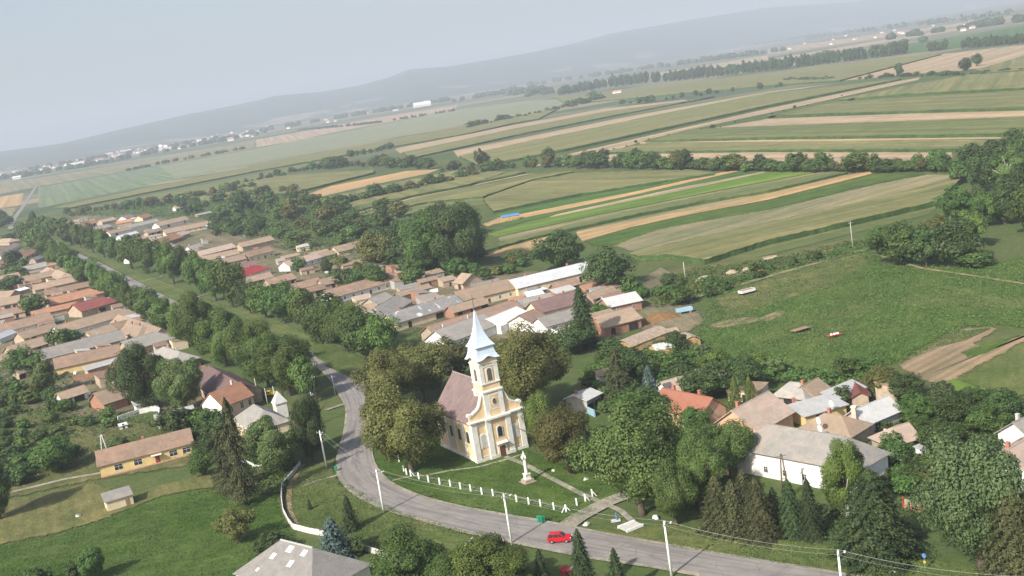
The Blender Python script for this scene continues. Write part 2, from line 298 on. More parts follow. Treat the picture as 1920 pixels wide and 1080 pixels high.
# hills
def hills():
    prof=[(-400,300,10),(0,284,11),(110,270,11),(225,243,11.5),(350,215,12),(480,189,12.5),(512,180,12.5),(605,172,12.5),(680,159,12.5),(730,145,12.5),(767,130,12.5),(837,125,12.5),(960,105,13),(1050,88,13.5),(1150,62,14),(1300,36,15),(1440,14,16.5),(1600,4,18),(1750,-14,20),(1920,-37,22),(2400,-114,24)]
    V=[];Fc=[]; nx=160; ny=14
    for i in range(nx):
        t=i/(nx-1)*(len(prof)-1); k=min(int(t),len(prof)-2); u=t-k
        px=[prof[k][j]*(1-u)+prof[k+1][j]*u for j in range(3)]
        vx,vy=px[0]-960,px[1]-540; a=vx*RT[0]+vy*RT[1]; b=-(vx*DN[0]+vy*DN[1]); d=Vector((a,F*CP+b*SP,-F*SP+b*CP)); hl=math.hypot(d.x,d.y)
        dist=px[2]*1000; H=HC+d.z/hl*dist; H=max(H,30)
        for j in range(ny):
            s=j/(ny-1); r=dist-4200+s*4200
            prf=(3*s*s-2*s**3)*.8+.2*s
            nz=(math.sin(i*.35+j*.9)+math.sin(i*.17-j*1.3)+math.sin(i*.71+j*.33))*14*math.sin(math.pi*s)
            V.append((d.x/hl*r,d.y/hl*r,-2+(H+2)*prf+nz*(.2+.8*s)*(H/250)))
    for i in range(nx-1):
        for j in range(ny-1): a=i*ny+j; Fc.append((a,a+ny,a+ny+1,a+1))
    m,nt,b=newmat('hill_woods'); pos=N(nt,'ShaderNodeNewGeometry').outputs['Position']; sp=N(nt,'ShaderNodeSeparateXYZ'); nt.links.new(pos,sp.inputs[0])
    f=noise(nt,pos,.0011,5,.6); col=ramp(nt,f,[(.40,(.035,.06,.035)),(.56,(.06,.085,.045)),(.60,(.30,.24,.17)),(.66,(.07,.10,.05))])
    mr=N(nt,'ShaderNodeMapRange'); mr.inputs[1].default_value=60; mr.inputs[2].default_value=140; nt.links.new(sp.outputs[2],mr.inputs[0])
    col=mixc(nt,mr.outputs[0],col,(.035,.06,.035)); nt.links.new(col,b.inputs['Base Color']); b.inputs['Roughness'].default_value=1
    me=D.meshes.new('hills'); me.from_pydata(V,[],Fc); me.materials.append(m); me.polygons.foreach_set('use_smooth',[True]*len(Fc)); bm_fix(me)
    o=D.objects.new('hills',me); COL.objects.link(o); tag(o,'long wooded blue hills fading into the haze','hills',None,'structure')
hills()
exec_fields=[
# far left
('beet_field',[(72,352),(480,279),(850,207),(960,192),(1085,182),(1047,200),(960,220),(867,234),(480,307),(290,345),(72,390)],'teal','wide pale blue-green field beyond the far end of the avenue',0),
('pale_field',[(300,312),(480,279),(850,207),(960,192),(1085,182),(1047,200),(960,220),(867,234),(480,306),(330,335)],'pale','palest grey-green strip of the wide field below the far woods',0),
('stubble_field',[(480,262),(700,222),(860,196),(852,205),(480,277)],'tan','rosy stubble strip above the wide pale field',0),
('stubble_field',[(-20,345),(60,335),(290,298),(480,262),(480,277),(72,350),(-20,368)],'dry','drab strip between the far town and the beet field',0),
('corn_field',[(100,389),(480,309),(870,235),(960,221),(1050,201),(1010,222),(960,231),(880,249),(480,320),(130,389)],'corn','long corn strip directly below the wide pale field',2.4),
('stubble_field',[(130,396),(480,327),(855,252),(885,244),(740,279),(600,305),(480,338),(200,392)],'olive','drab green strip between corn and the first hedge',0),
('orange_field',[(-20,372),(44,362),(38,385),(-20,391)],'orange','small bright ochre field left of the far road',0),
('dry_field',[(-20,394),(36,388),(20,410),(-20,420)],'dry','dry grass patch below the ochre field by the far road',0),
# centre left
('corn_field',[(520,330),(700,318),(700,323),(560,358),(330,383),(400,350)],'corn','olive corn block beyond the village orchards',2.2),
('orange_field',[(577,364),(620,349),(760,321),(825,317),(800,326),(700,346),(600,369)],'orange','rosy bare strip ending at the bush beyond the orchards',0),
('corn_field',[(600,372),(800,330),(860,318),(950,322),(880,345),(640,392)],'corn','corn strip just below the rosy bare strip',2.0),
('green_field',[(640,395),(880,350),(1000,332),(1060,335),(960,362),(800,395),(690,405)],'olive','drab green strip above the large orchard trees',0),
('corn_field',[(620,398),(770,362),(960,321),(985,322),(960,328),(775,366),(640,402)],'olive','corn strip just beyond the wide orchard',1.6),
('stubble_field',[(640,403),(775,367),(960,329),(1010,324),(960,333),(780,371),(650,406)],'tan','thin straw line beyond the wide orchard',0),
('corn_field',[(660,408),(780,373),(960,335),(1010,326),(1075,321),(1000,336),(905,368),(800,378)],'corn','second corn strip beyond the wide orchard',1.6),
('bright_field',[(700,408),(800,381),(905,370),(922,380),(850,392)],'olive','light crop strip touching the tall orchard clump',0),
('stubble_field',[(740,279),(960,235),(1135,203),(1285,187),(1290,189),(1135,209),(960,242),(750,287)],'tan','narrow ochre strip above the central corn fields',0),
('corn_field',[(755,285),(960,243),(1135,209),(1290,190),(1340,180),(1135,219),(960,254),(770,296)],'corn','corn strip below the narrow ochre strip',2.4),
('stubble_field',[(850,283),(960,262),(1185,217),(1440,172),(1570,156),(1440,176),(1185,227),(960,272),(860,296)],'tan','beige stubble strip between two central corn fields',0),
('corn_field',[(860,292),(960,271),(1180,226),(1440,176),(1690,147),(1675,150),(1440,197),(1052,281),(960,299),(900,310)],'corn','widest olive corn field running to the far farm track',2.6),
('bright_field',[(1180,226),(1185,224),(1440,174),(1500,166),(1440,176.5),(1182,228)],'bright','thin bright green line along the widest corn field',0),
('farm_track',[(1000,312),(1052,292),(1440,204),(1680,153),(1725,145),(1722,150),(1585,180),(1440,212),(1297,242),(1222,260),(1135,287),(1060,310)],'tan','broad dusty track running diagonally through the corn fields',0),
# right
('corn_field',[(1590,186),(1700,160),(1815,140),(1920,133),(1960,131),(1960,162),(1700,175),(1572,186)],'corn','uppermost corn strip right of the farm track',2.4),
('corn_field',[(1440,218),(1565,191),(1700,183),(1960,166),(1960,200),(1440,216)],'corn','second corn strip down from the lone field trees',2.4),
('stubble_field',[(1350,238),(1440,223),(1960,203),(1960,219),(1440,236),(1330,240)],'tan','beige stubble band across the right-hand fields',0),
('green_corn_field',[(1222,262),(1300,243),(1440,236),(1960,217),(1960,249),(1440,257),(1210,263)],'olive','green corn band below the beige stubble band',2.4),
('stubble_field',[(1200,266),(1440,262),(1960,254),(1960,259),(1440,267),(1200,270)],'tan','thin straw-coloured line between two corn bands',0),
('corn_field',[(1130,284),(1222,267),(1440,266),(1860,262),(1850,279),(1440,280),(1135,285)],'corn','corn band just above the hedgerow trees',2.2),
('stubble_field',[(1100,312),(1135,290),(1440,285),(1785,283),(1785,296),(1440,318)],'tan','beige stubble strip glimpsed behind the hedgerow trees',0),
('orange_field',[(1572,152),(1770,101),(1960,80),(1960,100),(1830,130),(1700,140),(1620,148)],'tan','big pale stubble field around the lone field trees',0),
('corn_field',[(1040,182),(1440,136),(1752,100),(1765,101),(1575,150),(1440,160),(1135,188),(1060,194)],'corn','long olive corn field below the poplar row',2.4),
('corn_field',[(1830,131),(1920,104),(1960,98),(1960,128),(1850,136)],'corn','corn corner beside the two lone field trees',2.4),
('green_field',[(1560,108),(1700,84),(1960,42),(1960,66),(1800,90),(1600,112)],'green','deep green field beyond the poplar row',0),
('stubble_field',[(1440,112),(1535,96),(1660,74),(1850,44),(1850,48),(1660,80),(1440,118)],'tan','pale stubble line behind the dark wood',0),
('stubble_field',[(1440,92),(1660,62),(1900,30),(1900,33),(1660,70),(1440,102)],'tan','farther rosy stubble line before the haze',0),
('stubble_field',[(1140,150),(1300,127),(1440,104),(1440,112),(1300,136),(1100,160)],'tan','rosy stubble strip behind the poplars',0),
('stubble_field',[(480,219),(690,186),(860,162),(860,165),(690,191),(480,223)],'tan','long rosy strip at the foot of the blue hills',0),
('stubble_field',[(130,287),(300,258),(480,232),(480,236),(300,266),(130,292)],'tan','thin pale strip behind the white town',0),
# near centre fields
('corn_field',[(905,372),(1000,338),(1080,324),(1300,318),(1340,324),(1290,332),(1080,364),(925,396)],'corn','olive corn block nearest the single dark field poplar',1.8),
('green_field',[(925,400),(1085,369),(1290,335),(1350,323),(1400,321),(1197,358),(975,402),(940,408)],'green','rich green strip above the ochre line',0),
('orange_field',[(905,420),(975,402),(1197,358),(1370,320),(1385,321),(1197,364),(990,407),(930,420)],'orange','long thin ochre line above the bright green strip',0),
('green_field',[(930,421),(990,408),(1197,365),(1400,321),(1440,320),(1260,355),(1045,402),(950,425)],'green','second rich green strip between two pale lines',0),
('stubble_field',[(1030,407),(1045,402),(1260,355),(1440,320),(1452,320),(1260,361),(1045,410)],'tan','thin beige line above the bright strip',0),
('bright_field',[(915,440),(1000,414),(1120,390),(1260,361),(1452,320),(1540,322),(1330,360),(1120,402),(930,444)],'bright','bright yellow-green strip in the middle of the near fields',0),
('stubble_field',[(930,446),(1120,404),(1330,362),(1540,322),(1560,323),(1340,368),(1120,412),(935,455)],'dry','drab dry strip below the bright strip',0),
('corn_field',[(935,455),(960,448),(1120,408),(1340,362),(1560,321),(1590,322),(1440,357),(1320,376),(1180,404),(1000,444),(935,462)],'olive','green corn strip with a dark edge above the ochre band',1.6),
('stubble_field',[(1080,433),(1210,405),(1320,383),(1440,361),(1590,324),(1600,324),(1440,366),(1330,390),(1200,412),(1080,438)],'dry','grey-tan edge strip above the ochre band',0),
('orange_field',[(1080,436),(1200,411),(1330,388),(1440,362),(1560,332),(1632,322),(1635,326),(1560,345),(1440,375),(1300,401),(1180,427),(1092,453)],'orange','broad ochre bare band ending near the hedgerow',0),
('green_field',[(1092,454),(1180,428),(1300,402),(1440,376),(1560,346),(1640,325),(1740,326),(1640,346),(1440,394),(1150,460),(1110,462)],'meadow','rough green band below the broad ochre band',0),
('dry_field',[(1145,462),(1230,430),(1440,393),(1640,346),(1740,327),(1812,328),(1640,380),(1440,421),(1310,449),(1195,477)],'dry','dry straw-coloured band with green patches',0),
('corn_field',[(1180,474),(1310,444),(1440,416),(1640,373),(1812,326),(1757,376),(1440,449),(1320,486),(1255,476),(1200,480)],'corn','large near corn field with a tall dark edge',2.6),
('green_field',[(1320,494),(1440,458),(1757,381),(1765,385),(1740,403),(1620,433),(1440,478),(1340,500)],'olive','lighter green weedy strip behind the rubble heaps',0),
('soil_patch',[(1240,500),(1350,490),(1440,478),(1600,445),(1640,455),(1440,510),(1330,545),(1250,540)],'weeds','weedy bank with rubble heaps beyond the meadow',0),
('dry_field',[(900,480),(960,455),(1010,445),(1060,440),(1000,470),(930,482)],'orange','bare ochre patch beside the orchard',0),
('orange_field',[(905,422),(935,408),(945,413),(915,425)],'orange','small bare patch beside the blue-topped stack',0),
('yard',[(1170,545),(1240,500),(1320,540),(1300,570),(1330,600),(1270,640),(1200,640),(1190,590)],'yard','trampled farmyard earth behind the long barns',0),
('meadow',[(1335,548),(1440,512),(1620,455),(1660,500),(1760,500),(1840,500),(1920,480),(1960,470),(1960,620),(1870,612),(1800,614),(1680,684),(1620,700),(1440,690),(1290,670),(1310,620),(1345,600)],'meadow','large rough meadow beside the village',0),
('dry_grass',[(1335,560),(1440,520),(1600,470),(1640,490),(1560,540),(1450,570),(1360,600)],'dryverge','yellowish dry grass along the top of the meadow',0),
('dry_grass',[(1400,640),(1500,600),(1640,560),(1660,575),(1540,640),(1430,665)],'verge','faint yellowish sweep across the middle of the meadow',0),
('dry_grass',[(1680,560),(1800,540),(1930,560),(1930,580),(1800,575),(1700,585)],'verge','faint yellowish band below the trodden meadow path',0),
('dry_grass',[(40,1040),(200,1010),(340,1000),(330,1020),(180,1040),(60,1060)],'verge','slightly yellower sweep on the green slope',0),
('soil_patch',[(1325,612),(1365,600),(1400,595),(1440,597),(1420,604),(1350,617)],'soil','bare tan scrape in the meadow beside the trailer',0),
('soil_patch',[(1415,600),(1450,586),(1472,582),(1470,590),(1440,604)],'soil','smaller bare scrape in the meadow',0),
('vegetable_plot',[(1682,686),(1725,662),(1805,617),(1862,613),(1872,620),(1830,645),(1845,652),(1920,627),(1960,612),(1960,622),(1795,712),(1757,722),(1715,712)],'soil','tan dug vegetable plots at the meadow edge',0),
('green_field',[(1800,662),(1850,645),(1915,628),(1850,664),(1815,672)],'meadow','green wedge between the dug vegetable plots',0),
('green_field',[(1745,653),(1800,622),(1850,616),(1860,618),(1810,640),(1770,650)],'weeds','melon leaves on the dug vegetable plot',0),
('grass_field',[(1792,714),(1960,620),(1960,740),(1900,745),(1850,733)],'verge','mown grass field at the right edge',0),
('corn_field',[(1757,722),(1792,712),(1850,729),(1910,742),(1900,750),(1830,742),(1760,738)],'bright','yellowing corn strip below the mown field',1.5),
# village floor
('yard',[(-20,440),(20,445),(110,500),(200,555),(330,640),(395,700),(440,760),(380,800),(260,770),(160,790),(-20,760)],'yard','dusty yards between the long tiled houses',0),
('yard',[(120,405),(260,400),(400,410),(520,440),(700,470),(820,520),(950,510),(1110,500),(1200,545),(1200,600),(1150,650),(1000,640),(820,650),(700,600),(520,560),(350,500),(200,450)],'yard','farmyard floor between the barns on the field side',0),
('green_strip',[(60,438),(120,452),(250,505),(400,565),(520,600),(700,680),(688,712),(600,685),(420,606),(300,552),(180,487),(100,455)],'verge','long grassy strip down the middle of the avenue',0),
('weedy_ground',[(-20,760),(160,790),(300,790),(440,790),(470,860),(400,870),(190,900),(-20,945)],'weeds','overgrown gardens behind the yellow schoolhouse',0),
('dry_ground',[(-20,948),(180,903),(240,925),(400,885),(405,915),(300,935),(190,978),(100,1005),(-20,1028)],'dryverge','dry yellowish grass around the small shed',0),
('lawn',[(-20,1028),(100,1005),(190,978),(300,935),(405,915),(520,925),(530,960),(548,992),(600,1090),(-20,1180)],'lawn','smooth green slope below the schoolhouse',0),
('lawn',[(695,820),(697,862),(706,884),(722,904),(760,923),(880,957),(1010,980),(1062,984),(1130,945),(1195,925),(1150,900),(1010,850),(930,800),(760,790)],'lawn','mown churchyard grass inside the white posts',0),
('verge',[(560,880),(632,860),(633,890),(642,904),(682,937),(760,966),(885,1002),(880,1060),(730,1030),(600,1002),(552,988),(532,955),(532,915)],'verge','grass bank inside the curving white wall',0),
('verge',[(1080,995),(1200,985),(1260,985),(1440,1010),(1600,1030),(1960,1080),(1960,1110),(1570,1082),(1440,1058),(1260,1029),(1110,1001)],'verge','grass verge along the far side of the road',0),
]
for a in exec_fields: fld(*a)
def strip(name,Lp,Rp,mat,z,label,px=True,n=60):
    z=.26+(z-.42)*.35
    def res(pts):
        pts=[P(*p) if px else Vector(p) for p in pts]; d=[0]
        for a,b in zip(pts,pts[1:]): d.append(d[-1]+(b-a).length)
        o=[]
        for i in range(n):
            t=d[-1]*i/(n-1); k=0
            while k<len(d)-2 and d[k+1]<t: k+=1
            u=(t-d[k])/max(1e-6,d[k+1]-d[k]); o.append(pts[k].lerp(pts[k+1],u))
        for _ in range(2): o=[o[0]]+[(o[i-1]+o[i]*2+o[i+1])/4 for i in range(1,n-1)]+[o[-1]]
        return o,d[-1]
    A,l=res(Lp);B,_=res(Rp)
    me=D.meshes.new(name); V=[(*p.xy,z) for p in A]+[(*p.xy,z) for p in B]
    me.from_pydata(V,[],[(i,i+1,n+i+1,n+i) for i in range(n-1)]); uvl=me.uv_layers.new(name='UVMap')
    for po in me.polygons:
        for li in po.loop_indices:
            vi=me.loops[li].vertex_index; uvl.data[li].uv=(0 if vi<n else 1,(vi%n)/(n-1)*l)
    bm_fix(me)
    if me.polygons[0].normal.z<0: me.flip_normals()
    me.materials.append(mat); o=D.objects.new(name,me); COL.objects.link(o); return tag(o,label,name.replace('_',' '),None,'structure')
def cline(name,pts,wd,mat,z,label,n=60):
    W=[P(*p) for p in pts]; A=[];B=[]
    for i,p in enumerate(W):
        d=(W[min(i+1,len(W)-1)]-W[max(i-1,0)]).normalized(); e=Vector((-d.y,d.x,0))*wd/2; A.append(p+e);B.append(p-e)
    return strip(name,A,B,FM[mat],z,label,False,n)
RL=[(560,668),(602,691),(627,720),(641,745),(652,762),(652,790),(645,822),(634,860),(632,887),(640,903),(655,918),(680,936),(715,951),(755,963),(805,978),(850,990),(900,1004),(980,1018),(1057,1036),(1120,1047),(1230,1062),(1310,1078),(1440,1100),(1640,1130)]
RR=[(575,652),(602,686),(630,698),(660,712),(684,728),(697,752),(699,775),(694,810),(695,840),(697,862),(706,884),(720,902),(755,922),(805,940),(880,957),(960,971),(1042,984),(1110,1000),(1210,1017),(1335,1040),(1440,1056),(1570,1078),(1700,1100)]
strip('road',RL,RR,FM['road'],.52,'grey asphalt road curving past the church')
for i,pl in enumerate([[(664,770),(676,768),(680,790),(668,794)],[(640,880),(652,878),(660,900),(648,903)],[(730,925),(752,930),(745,940),(722,934)],[(905,980),(940,986),(936,995),(900,988)],[(1150,1016),(1185,1024),(1180,1032),(1145,1023)],[(668,836),(680,834),(682,850),(670,852)]]):
    sheet('road_patch',[P(*q) for q in pl],FM['road'],.305,'dark tar patch on the road, '+ordw(i+1)+' of six',soft=True)
def grow(a,b,k): return [(x+(x-u)*k,y+(y-v)*k) for (x,y),(u,v) in zip(a,b[:len(a)])]
RLs=[(x-(5 if i%2 else 3) if y<900 else x-2,y+ (0 if y<900 else 4+3*(i%2))) for i,(x,y) in enumerate(RL)]; RRs=[(x+3,y-(0 if y<880 else 3)) for x,y in RR]
strip('road_shoulder',RLs,RRs,FM['gravel'],.50,'pale gravel edge of the curving road')
cline('avenue_road',[(600,688),(520,648),(414,610),(312,566),(236,524),(176,493),(142,479),(94,456),(40,432),(18,428),(28,408),(45,385),(62,358),(68,350)],6.5,'road',.48,'narrow asphalt road running down the tree-lined avenue',160)
cline('side_road',[(690,738),(680,722),(700,711),(740,700)],5,'gravel',.46,'short gravel side road beside the church')
cline('driveway',[(1060,990),(1085,972),(1135,945),(1200,920),(1230,905)],4.2,'gravel',.535,'gravel driveway leading off the road')
cline('path',[(790,895),(840,885),(900,877),(955,862),(985,852)],.9,'gravel',.54,'worn footpath along the church front')
cline('path',[(948,858),(985,873),(1040,902),(1090,928),(1130,945),(1165,960),(1192,985)],1.3,'gravel',.545,'straight pale path from the church door to the footbridge')
cline('path',[(736,903),(765,896),(790,893)],.8,'gravel',.54,'short worn path beside the fence posts')
cline('path',[(565,914),(600,902),(637,892)],1.2,'gravel',.55,'short light path joining the road beside the green bin')
cline('path',[(612,770),(635,762),(655,757)],2.0,'gravel',.44,'short gravel crossing to the roadside pole')
cline('track',[(-20,934),(60,915),(120,900),(190,888)],1.6,'gravel',.42,'pale wheel track leading to the schoolhouse')
cline('path',[(235,535),(300,520),(305,517)],1.6,'gravel',.44,'first light path crossing the avenue green')
cline('path',[(350,563),(395,550)],1.6,'gravel',.44,'second light path crossing the avenue green')
cline('path',[(1640,478),(1730,505),(1800,515),(1960,540)],1.6,'dry',.7,'faint trodden path across the meadow')
cline('track',[(1300,560),(1440,520),(1600,475),(1650,462)],3.0,'dry',.71,'dry field track at the top of the meadow')
for o in list(COL.objects):   # sheets that lie over the yards sit on top of one another, a few cm apart
    pass
# ---------------------------------------------------------------- foliage
def crown_mesh(seed,nleaf,leaf,kind='broad'):
    r=np.random.RandomState(seed)
    if kind in('broad','open','willow','tall'):
        nb={'broad':46,'open':26,'willow':40,'tall':36}[kind]
        d=r.normal(size=(nb,3)); d/=np.linalg.norm(d,axis=1)[:,None]; rr=r.uniform(.35,.80,nb)[:,None]
        C=d*rr*np.array([.5,.5,.5]); C[:,2]+=.5; br=r.uniform(.085,.18,nb)*(1 if kind!='open' else .8)
        lop=1+.20*np.sin(np.arctan2(C[:,1],C[:,0])*2+r.uniform(0,6))+.12*np.sin(np.arctan2(C[:,1],C[:,0])*3+r.uniform(0,6)); C[:,0]*=lop; C[:,1]*=lop
        lo=C[:,2]<.3; C[lo,:2]*=.85
        b=r.randint(0,nb,nleaf); dd=r.normal(size=(nleaf,3)); dd/=np.linalg.norm(dd,axis=1)[:,None]
        if kind=='willow': dd[:,2]-=.4
        rad_=br[b]*r.uniform(.65,1.12,nleaf)
        Pn=C[b]+dd*rad_[:,None]; 
        # drop most leaves buried in other clumps
        keep=np.ones(nleaf,bool)
        for k in range(nb):
            q=np.linalg.norm(Pn-C[k],axis=1); keep&=~((q<br[k]*.6)&(b!=k)&(r.rand(nleaf)<.8))
        Pn=Pn[keep]; dd=dd[keep]; out=Pn-np.array([0,0,.45]); out/=np.linalg.norm(out,axis=1)[:,None]+1e-6
        nn=dd*.8+out*.5+r.normal(size=dd.shape)*.38+np.array([0,0,.25])
    elif kind in('cone','thuja','pine'):
        z=r.rand(nleaf)**(1.35 if kind!='thuja' else 1.0)
        nl={'cone':13,'thuja':5,'pine':8}[kind]
        if kind=='thuja': R0=.5*np.minimum(1,(1-z)*2.2)**.8*np.minimum(1,.75+z*1.5); saw=1
        else:
            ph=(z*nl)%1; saw=1-.55*ph if kind=='cone' else 1-.6*ph
            R0=.5*(1-z)**.66*saw+.012
        th=r.rand(nleaf)*2*np.pi; nbk=17 if kind=='cone' else 9
        lay=np.floor(z*nl); clump=.72+.28*np.cos(th*nbk/2+lay*2.1)*np.cos(th*3+lay*1.3)
        rr=R0*clump*np.sqrt(r.uniform(.30,1.25,nleaf))
        if kind=='pine': rr*=np.where(np.sin(th*2.5+lay*1.7)>-.35,1,.45)
        Pn=np.stack([rr*np.cos(th),rr*np.sin(th),z-.05*rr*2*(kind=='cone')],1)
        nn=np.stack([np.cos(th)*.6,np.sin(th)*.6,np.full(nleaf,.75)],1)+r.normal(size=(nleaf,3))*.35
    nn/=np.linalg.norm(nn,axis=1)[:,None]
    n=len(Pn); t=np.cross(nn,r.normal(size=(n,3))); t/=np.linalg.norm(t,axis=1)[:,None]; u=np.cross(nn,t)
    s=(leaf*(.5+1.0*r.rand(n)**2))[:,None]; 
    V=np.empty((n,4,3)); V[:,0]=Pn-t*s*.6; V[:,1]=Pn-u*s*.45+nn*s*.12; V[:,2]=Pn+t*s*.6; V[:,3]=Pn+u*s*.45-nn*s*.1
    return V.reshape(-1,3)
def leaf_mesh(name,V):
    n=len(V)//4; me=D.meshes.new(name); me.vertices.add(n*4); me.vertices.foreach_set('co',V.astype(np.float32).ravel())
    me.loops.add(n*4); me.loops.foreach_set('vertex_index',np.arange(n*4,dtype=np.int32)); me.polygons.add(n)
    me.polygons.foreach_set('loop_start',np.arange(0,n*4,4,dtype=np.int32)); me.polygons.foreach_set('loop_total',np.full(n,4,np.int32)); me.update(); me.validate()
    me.materials.append(None); return me
_cr={}
LV={'hi':(60000,.0195),'mid':(13000,.036),'low':(3600,.068),'far':(800,.14)}
def crown(kind,lod,k):
    key=(kind,lod,k)
    if key not in _cr:
        n,l=LV[lod]
        if kind in('cone','thuja','pine'): n=int(n*.75); l*=1.05
        if kind=='pine': n=int(n*.38)
        if kind=='open': n=int(n*.7)
        _cr[key]=leaf_mesh(f'crown_{kind}_{lod}',crown_mesh(hash((kind[0],lod[0],k))%1 + 100*k+{'hi':1,'mid':2,'low':3,'far':4}[lod]+10*len(kind),n,l,kind))
    return _cr[key]
_tr={}
def trunk_mesh(k,conif):
    key=(k,conif)
    if key in _tr: return _tr[key]
    r=random.Random(k*7+1); b=MB()
    if conif: b.tube([(0,0,-.02),(0,0,.5),(0,0,.95)],[.022,.013,.004],7)
    else:
        b.tube([(0,0,-.02),(.004,0,.04),(.01,.005,.2),(.0,.01,.40),(.01,0,.62)],[.045,.032,.026,.021,.010],8)
        for i in range(7):
            a=i*2.4+r.random(); z=.22+.045*i; L=r.uniform(.20,.34)
            b.tube([(0,0,z),(math.cos(a)*L*.5,math.sin(a)*L*.5,z+.12),(math.cos(a)*L,math.sin(a)*L,z+.22+.1*r.random())],[.015,.010,.004],5)
    me=b.mesh('trunk'); me.materials.append(None); bm_fix(me); me.polygons.foreach_set('use_smooth',[True]*len(me.polygons)); _tr[key]=me; return me
KIND={ # colour, crown kind, name, crown base fraction, adjective
'plane':('plane','broad','plane_tree',.07),'green':('green','broad','broadleaf_tree',.03),'dark':('dark','broad','broadleaf_tree',.03),'chest':('chest','broad','chestnut_tree',.12),
'ash':('ash','broad','ash_tree',.12),'yell':('yellow','broad','broadleaf_tree',.12),'willow':('willow','willow','willow_tree',.05),'walnut':('walnut','broad','walnut_tree',.05),
'spruce':('spruce','cone','spruce_tree',.05),'blue':('blue','cone','blue_spruce_tree',.03),'pine':('pine','pine','pine_tree',.10),'larch':('pine','cone','larch_tree',.08),'thuja':('thuja','thuja','thuja_tree',.02),
'birch':('yellow','broad','birch_tree',.15),'poplar':('dark','tall','poplar_tree',.06),'bush':('green','broad','bush',.0),'dbush':('dark','broad','bush',.0),'pale':('ash','open','ash_tree',.2),'pur':('chest','broad','broadleaf_tree',.1),'rust':('rust','open','dead_tree',.1)}
cnt=[0]
def tree(kind,bx,by,wpx,hpx,label,group=None,cat=None,world=None,name=None,lod=None):
    col,ck,nm,cb=KIND[kind]; nm=name or nm
    p=world if world is not None else P(bx,by); k=ppm(p); Wd=wpx/k; H=hpx/k/.985
    cnt[0]+=1; i=cnt[0]; lod=lod or('hi' if hpx>105 else 'mid' if hpx>48 else 'low' if hpx>20 else 'far')
    v=i%(5 if ck=='broad' else 3)
    rz=R.uniform(0,6.28)
    cname='crown' if 'bush' not in nm else 'foliage'
    if ck in('cone','pine'): Wd*=1.3 if kind!='larch' and hpx<150 else 1.5
    elif ck=='broad': Wd*=1.13
    if lod=='far' or 'bush' in nm:
        o=D.objects.new(nm,crown(ck,lod,v)); COL.objects.link(o); o.location=(p.x,p.y,p.z+(cb*H*.5)); o.rotation_euler=(0,0,rz); o.scale=(Wd*1.0,Wd*1.0,H*(1-cb*.5))
        o.material_slots[0].link='OBJECT'; o.material_slots[0].material=LM[col]; tag(o,label,cat or nm.replace('_',' '),group); return o
    e=empty(nm,p,rz,label,cat or nm.replace('_',' '),group)
    o=D.objects.new('crown',crown(ck,lod,v)); COL.objects.link(o); o.parent=e; o.location=(0,0,cb*H); o.scale=(Wd,Wd,H*(1-cb))
    o.material_slots[0].link='OBJECT'; o.material_slots[0].material=LM[col]
    t=D.objects.new('trunk',trunk_mesh(v,ck in('cone','thuja','pine'))); COL.objects.link(t); t.parent=e; th=H; tw=min(max(H,Wd*.8),H*1.1); t.scale=(tw,tw,th)
    t.material_slots[0].link='OBJECT'; t.material_slots[0].material=M['barkp' if kind in('birch','pale') else 'bark']
    return e
def row(kinds,lst,tmpl,group,name=None):
    for i,a in enumerate(lst):
        k=a[4] if len(a)>4 else kinds[i%len(kinds)]
        tree(k,a[0],a[1]+2,a[2]*R.uniform(1.05,1.30),a[3]*(1.12 if i<5 or a[0]>480 else 1.28),tmpl.format(ordw(i+1)),group,name=name)
def jit(a): return [(x+R.uniform(-2,2),y+R.uniform(-1,1),w*R.uniform(.9,1.1),h*R.uniform(.92,1.08),*t) for x,y,w,h,*t in a]
row(['plane'],[(578,752,56,84),(545,740,82,106),(505,724,72,98),(470,702,78,100),(425,684,76,94),(378,662,68,90),(345,650,44,66),(312,624,46,54),(285,603,42,52),(262,592,38,46),(238,576,32,40),(222,564,34,46),(205,553,34,42),(183,540,34,44),(160,535,34,38),(146,520,28,36),(128,510,32,40),(108,498,30,40),(90,484,30,38),(72,472,28,36),(52,457,28,34)],
 'street tree, {} from the church in the row beside the courtyard houses','plane trees of the avenue row beside the courtyard houses')
row(['plane','green'],[(722,674,58,84),(690,670,68,92),(652,657,72,94),(612,642,68,88),(574,616,58,76),(535,604,56,72),(500,594,48,62),(470,587,34,52,'dark'),(436,574,52,76),(405,562,48,64),(378,547,46,58),(352,524,42,52),(325,530,46,64),(278,510,46,56),(248,502,44,52),(215,485,28,34),(196,480,36,42),(175,472,36,42),(152,462,30,34),(135,457,34,36),(118,446,28,30),(98,441,26,28),(80,434,24,26)],
 'green street tree, {} from the church on the barn side of the avenue','plane trees of the avenue row on the barn side')
T=tree
G='chestnut trees around the church'
T('chest',772,888,150,168,'big brownish chestnut beside the church corner and the first white posts',G)
T('chest',738,795,118,140,'brownish chestnut at the road bend behind the corner chestnut',G)
T('chest',795,752,130,118,'brownish chestnut behind the church roof on the road side',G)
T('chest',855,722,105,95,'smaller chestnut directly behind the end of the church roof',G)
T('chest',728,745,90,90,'chestnut nearest the gravel side road',G)
T('chest',1000,778,150,175,'broad brownish chestnut behind the right side of the church tower',G)
T('chest',955,735,90,105,'chestnut whose crown shows just beside the spire',G)
T('yell',1026,862,66,140,'narrow yellow-green chestnut beside the church wall',G)
T('chest',1068,890,122,136,'brown-leaved chestnut between the statue and the large ash tree',G)
G='large garden trees near the road'
T('ash',1205,965,188,215,'very large green ash tree at the end of the driveway',G)
T('ash',1268,985,88,125,'green ash tree behind the driveway ash, close to the fence',G)
T('ash',1315,955,88,150,'ash tree in front of the pink gabled house',G)
T('ash',1372,895,100,112,'ash tree in front of the large white house',G)
T('green',1205,800,110,80,'leafy tree behind the large ash, below the blue spruce',G)
